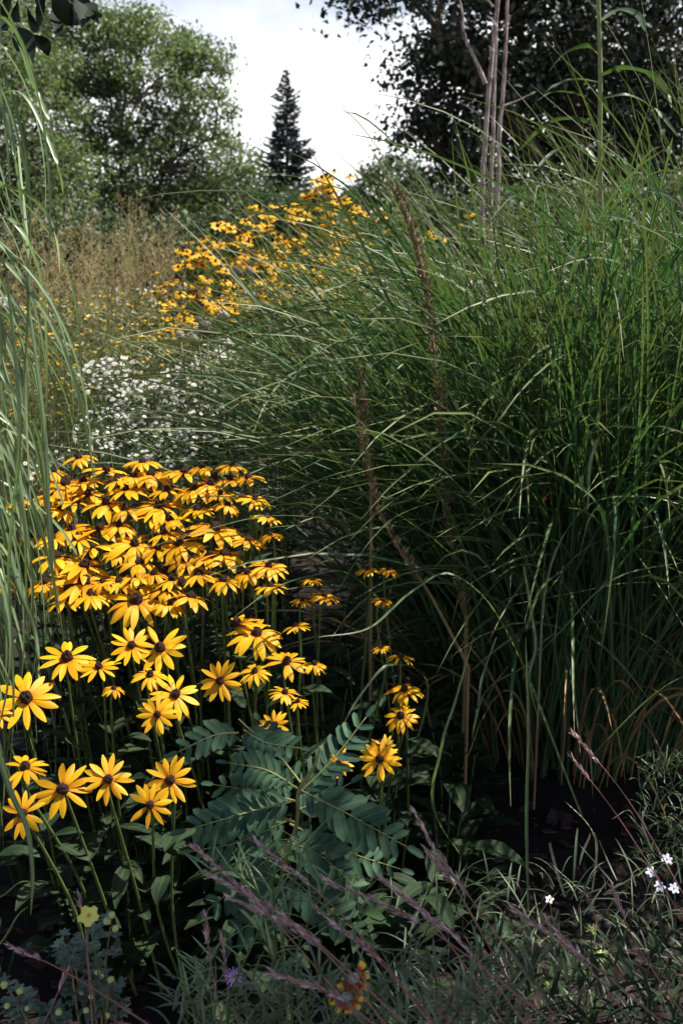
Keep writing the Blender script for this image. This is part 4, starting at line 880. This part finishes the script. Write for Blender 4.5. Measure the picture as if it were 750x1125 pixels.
# red and yellow blossoms
def gaillardia(px,py,w,Y,n,miss,label,k=9):
    c=at(px,py,Y); r=w*.5*Y/F; root=empty('blanket_flower',(c.x,Y+.04,0)); tag(root,label,'flower'); b=root.location
    sb=MB(); tube(sb,catmull([Vector((b.x,b.y,0)),c-n*.05,c],5),.002,.0014,6); sb.build('stem',M['gstem'],root)
    mb=MB()
    for i in range(k):
        if i in miss: continue
        a=i*6.283/k; m=frame(Vector((math.cos(a),math.sin(a),.1)),loc=Vector((math.cos(a)*.2,math.sin(a)*.2,0))); strip_leaf(mb,m,.8,.5,U(.1,.6),cup=-.2,segs=5,cross=4,prof=lambda s:(.35+.65*s)*(1-.25*max(0,(s-.85)/.15)))
    ho=inst('petals',mb.mesh('petals',M['gaill']),root,c-b,quat_n(n,0),r); inst('disc',dome_mesh(.3,.3,6,12,.2,M['grey'],'disc'),ho,(0,0,.02))
gaillardia(388,1075,46,1.0,Vector((.3,-.8,.6)),(2,3,4),'upper red blossom with yellow tipped petals and grey centre')
gaillardia(380,1096,44,.98,Vector((-.1,-.9,.3)),(1,2,3,4),'lower red and yellow blossom hanging below the other')
# purple aster, pale yellow blossom, blue flowers, white blossom
def lone(px,py,w,Y,mesh,name,label,cat='flower',n=(0,-.6,.8)):
    c=at(px,py,Y); root=empty(name,(c.x+.01,Y+.03,0)); tag(root,label,cat); b=root.location
    sb=MB(); tube(sb,catmull([Vector((b.x,b.y,0)),(Vector((b.x,b.y,0))+c)*.5+Vector((.01,0,0)),c],4),.0014,.001,5); sb.build('stem',M['gstem'],root)
    inst('blossom',mesh,root,c-b,quat_n(n),w*.5*Y/F); return root
lone(257,1073,23,1.0,small_daisy(14,'purple',.22,.1,3,.24),'purple_aster','small purple aster among pale sprigs at the bottom',n=(0,-1,.5))
yb=small_daisy(5,'paleyel',.95,.1,4,.2)
lone(98,1006,27,1.04,yb,'yellow_cinquefoil','pale yellow round blossom topping the grey leaved shrub at lower left',n=(.1,-.55,.8))
lone(603,988,11,1.55,small_daisy(5,'white',.8,.1,3,.2),'white_blossom','tiny white blossom on the dark soil under the grass')
BD=small_daisy(6,'palblue',.6,.2,3,.2)
for (x,y,l) in ((732,944,'topmost small pale blue flower at the right edge'),(724,974,'small pale blue flower, lower left of three'),(740,976,'small pale blue flower, lower right of three'),(715,958,'faint pale blue flower left of the three')): lone(x,y,15,1.5,BD,'blue_flower',l)
# cinquefoil shrub
def cinq():
    Y=1.12; c=at(105,1125,Y); root=empty('cinquefoil_shrub',(c.x,Y,0)); tag(root,'small grey leaved shrub with pale buds at the lower left','shrub')
    sb=MB(); lb=MB(); buds=[]
    st=[[(110,1180),(104,1100),(96,1050),(98,1012)],[(112,1180),(118,1100),(116,1060),(122,1018)],[(100,1180),(85,1110),(78,1060),(70,1035)],[(90,1180),(60,1120),(42,1098)],[(120,1180),(128,1110),(122,1075)],[(60,1180),(30,1120),(8,1084)],[(60,1180),(20,1130),(22,1092)],[(110,1180),(84,1070),(82,1045)],[(40,1180),(62,1140),(66,1112)],[(110,1180),(112,1120),(108,1095)]]
    for s in st:
        P=catmull([at(x,y,Y+U(-.03,.04)) for x,y in s],6); tube(sb,P,.0022,.001,5)
        for p in P[5:]:
            for _ in range(2):
                a=U(0,6.28); hub=p+Vector((math.cos(a)*.008,math.sin(a)*.008,U(-.002,.008)))
                for q in range(5):
                    aa=a+(q-2)*.55; solo_leaf(lb,hub,(math.cos(aa),math.sin(aa)-.3,U(.1,.6)),U(.009,.015),.005,.5,cross=2,wave=0)
    sb.build('stems',M['brownstem'],root); lb.build('leaves',M['potleaf'],root); b=root.location
    bm=dome_mesh(1,1.1,6,8,.12,M['bud'],'bud')
    for (x,y,w) in ((118,1012,9),(123,1005,8),(127,1020,8),(107,1068,7),(122,1076,8),(112,1072,6),(5,1082,9),(22,1089,8),(65,1112,9),(95,1110,7),(118,1116,7),(30,1108,6),(100,1095,6),(8,1105,7),(90,1090,6)):
        inst('bud',bm,root,at(x,y,Y-.03)-b,quat_n((U(-.4,.4),-.4,1)),w*.5*Y/F)
cinq()
# spiky spent heads
def spiky(px,py,w,Y,label):
    c=at(px,py,Y); r=w*.5*Y/F; root=empty('spiky_seed_head',(c.x,Y+.02,0)); tag(root,label,'seed head','spiky green seed heads at bottom right')
    b=root.location; sb=MB(); tube(sb,catmull([Vector((b.x,b.y,0)),c-Vector((0,0,.02)),c],4),.0015,.001,5); sb.build('stem',M['gstem'],root)
    lb=MB(); n=18; a=np.arange(n)*2.4; D=np.stack([np.cos(a),np.sin(a)-.3,RNG.uniform(.0,.9,n)],-1); leafquads(lb,np.tile(np.array(tuple(c)),(n,1)),D,np.tile(np.array([0,0,1.]),(n,1))+RNG.normal(0,.2,(n,3)),r*RNG.uniform(.8,1.1,n),r*.24); lb.build('bracts',M['spiky'],root)
    inst('disc',dome_mesh(1,.8,5,10,.15,M['bud'],'disc'),root,c-b,quat_n((0,-.5,1)),r*.3)
for a in ((650,1022,22,1.35,'topmost spiky green seed head'),(658,1050,28,1.3,'largest spiky green seed head, below the topmost'),(604,1084,20,1.2,'spiky green seed head furthest left'),(644,1110,24,1.15,'lowest spiky seed head with brownish centre'),(562,1062,12,1.2,'tiny spiky seed head beside the purple stalks')): spiky(*a)
# withered straw leaves and broad pale leaves at lower right
def withered(pp,Y,w,label):
    P=[at(x,y,Y+d) for x,y,d in pp]; mb=MB(); poly_blade(mb,P,w,roll=U(-.6,.6)); tag(mb.build('withered_leaf',M['dead']),label,'dead leaf','withered straw leaves under the grass')
withered([(620,985,0),(612,960,0),(604,930,0),(605,925,0)],1.8,.006,'pale withered leaf standing upright near the white blossom')
withered([(636,950,0),(640,935,0),(646,922,0),(648,915,0)],1.8,.005,'short pale withered leaf right of the upright one')
withered([(712,925,0),(700,905,0),(690,890,0),(672,900,0)],1.8,.006,'bent pale withered leaf at the right under the grass')
withered([(716,935,0),(708,915,0),(705,900,0),(712,880,0)],1.8,.005,'thin pale withered leaf at the far right')
withered([(650,980,0),(655,930,0),(645,905,0),(620,880,0)],1.75,.005,'arched brownish withered leaf in the middle')
def pebble(px,py,w,Y,label,mat='pebble',name='pebble'):
    c=at(px,py,Y); k=CAM_Z/(CAM_Z-c.z); p=Vector((c.x*k,Y*k,0)); p.z=hgt(p.x,p.y)+.004; me=dome_mesh(1,.8,7,12,.05,M[mat],name); o=inst(name,me,None,p,quat_n((U(-.1,.1),U(-.1,.1),1)),w*.5*Y*k/F); tag(o,label,name,'stones and shells on the soil')
for a in ((648,985,14,1.6,'grey pebble on the soil left of the snail shell'),(668,1000,12,1.6,'grey pebble just below the snail shell'),(630,1000,11,1.6,'small grey pebble near the white blossom'),(690,985,15,1.6,'grey pebble right of the snail shell'),(656,992,13,1.6,'tan snail shell on the soil','snail','snail_shell')): pebble(*a)

# ------------------------------------------------------------------ light, sky, camera
SUN_EL, SUN_AZ = R(60), R(80)     # azimuth clockwise from +Y (ahead) towards +X (right)
sd = Vector((math.sin(SUN_AZ)*math.cos(SUN_EL), math.cos(SUN_AZ)*math.cos(SUN_EL), math.sin(SUN_EL)))
sl = bpy.data.lights.new('sun','SUN'); sl.energy=5.0; sl.angle=R(.53); sl.color=(1,.94,.83)
so = bpy.data.objects.new('sun',sl); col.objects.link(so); so.rotation_mode='QUATERNION'; so.rotation_quaternion=sd.to_track_quat('Z','Y')
w = bpy.data.worlds.new('World'); sc.world=w; w.use_nodes=True; nt=w.node_tree; nt.nodes.clear(); N=nt.nodes.new; L=nt.links.new
sky=N('ShaderNodeTexSky'); sky.sky_type='NISHITA'; sky.sun_disc=False; sky.sun_elevation=SUN_EL; sky.sun_rotation=SUN_AZ; sky.dust_density=1.0
tc=N('ShaderNodeTexCoord'); mp=N('ShaderNodeMapping'); mp.inputs['Scale'].default_value=(1,1,2.6); mp.inputs['Location'].default_value=(.25,.0,.1); L(tc.outputs['Generated'],mp.inputs[0])
nz=N('ShaderNodeTexNoise'); nz.inputs['Scale'].default_value=1.7; nz.inputs['Detail'].default_value=7; nz.inputs['Roughness'].default_value=.55; L(mp.outputs[0],nz.inputs['Vector'])
sep=N('ShaderNodeSeparateXYZ'); L(tc.outputs['Generated'],sep.inputs[0])
mr=N('ShaderNodeMapRange'); mr.inputs[1].default_value=.0; mr.inputs[2].default_value=.5; mr.inputs[3].default_value=.30; mr.inputs[4].default_value=-.32; L(sep.outputs[2],mr.inputs[0])
ad=N('ShaderNodeMath'); ad.operation='ADD'; L(nz.outputs[0],ad.inputs[0]); L(mr.outputs[0],ad.inputs[1])
cm=ramp(N,L,ad.outputs[0],[(.36,(0,0,0)),(.56,(1,1,1))])
cc=mixc(N,L,cm,sky.outputs[0],(11.5,11.5,11.7))
nz2=N('ShaderNodeTexNoise'); nz2.inputs['Scale'].default_value=2.6; nz2.inputs['Detail'].default_value=5; L(mp.outputs[0],nz2.inputs['Vector'])
m2=N('ShaderNodeMapRange'); m2.inputs[1].default_value=.17; m2.inputs[2].default_value=.27; m2.inputs[3].default_value=-.2; m2.inputs[4].default_value=.22; L(sep.outputs[2],m2.inputs[0])
a2=N('ShaderNodeMath'); a2.operation='ADD'; L(nz2.outputs[0],a2.inputs[0]); L(m2.outputs[0],a2.inputs[1])
gm=ramp(N,L,a2.outputs[0],[(.48,(0,0,0)),(.76,(1,1,1))]); grey=mixc(N,L,cm,sky.outputs[0],(6.2,6.7,7.8)); cc=mixc(N,L,gm,cc,grey)
bgn=N('ShaderNodeBackground'); bgn.inputs[1].default_value=.06; L(cc,bgn.inputs[0]); ow=N('ShaderNodeOutputWorld'); L(bgn.outputs[0],ow.inputs[0])

cd=bpy.data.cameras.new('camera'); cd.sensor_fit='VERTICAL'; cd.sensor_height=36; cd.sensor_width=24; cd.lens=35; cd.clip_start=.05; cd.clip_end=1000
co=bpy.data.objects.new('camera',cd); col.objects.link(co); co.location=(0,0,CAM_Z); co.rotation_euler=(R(90)-PITCH,0,0); sc.camera=co
cd.dof.use_dof=True; cd.dof.focus_distance=1.75; cd.dof.aperture_fstop=8
sc.view_settings.view_transform='Standard'; sc.view_settings.look='None'; sc.view_settings.exposure=1.2; sc.view_settings.gamma=1
sc.render.engine='CYCLES'; sc.cycles.max_bounces=6; sc.cycles.transparent_max_bounces=8; sc.cycles.use_denoising=True
print('objects', len(bpy.data.objects))
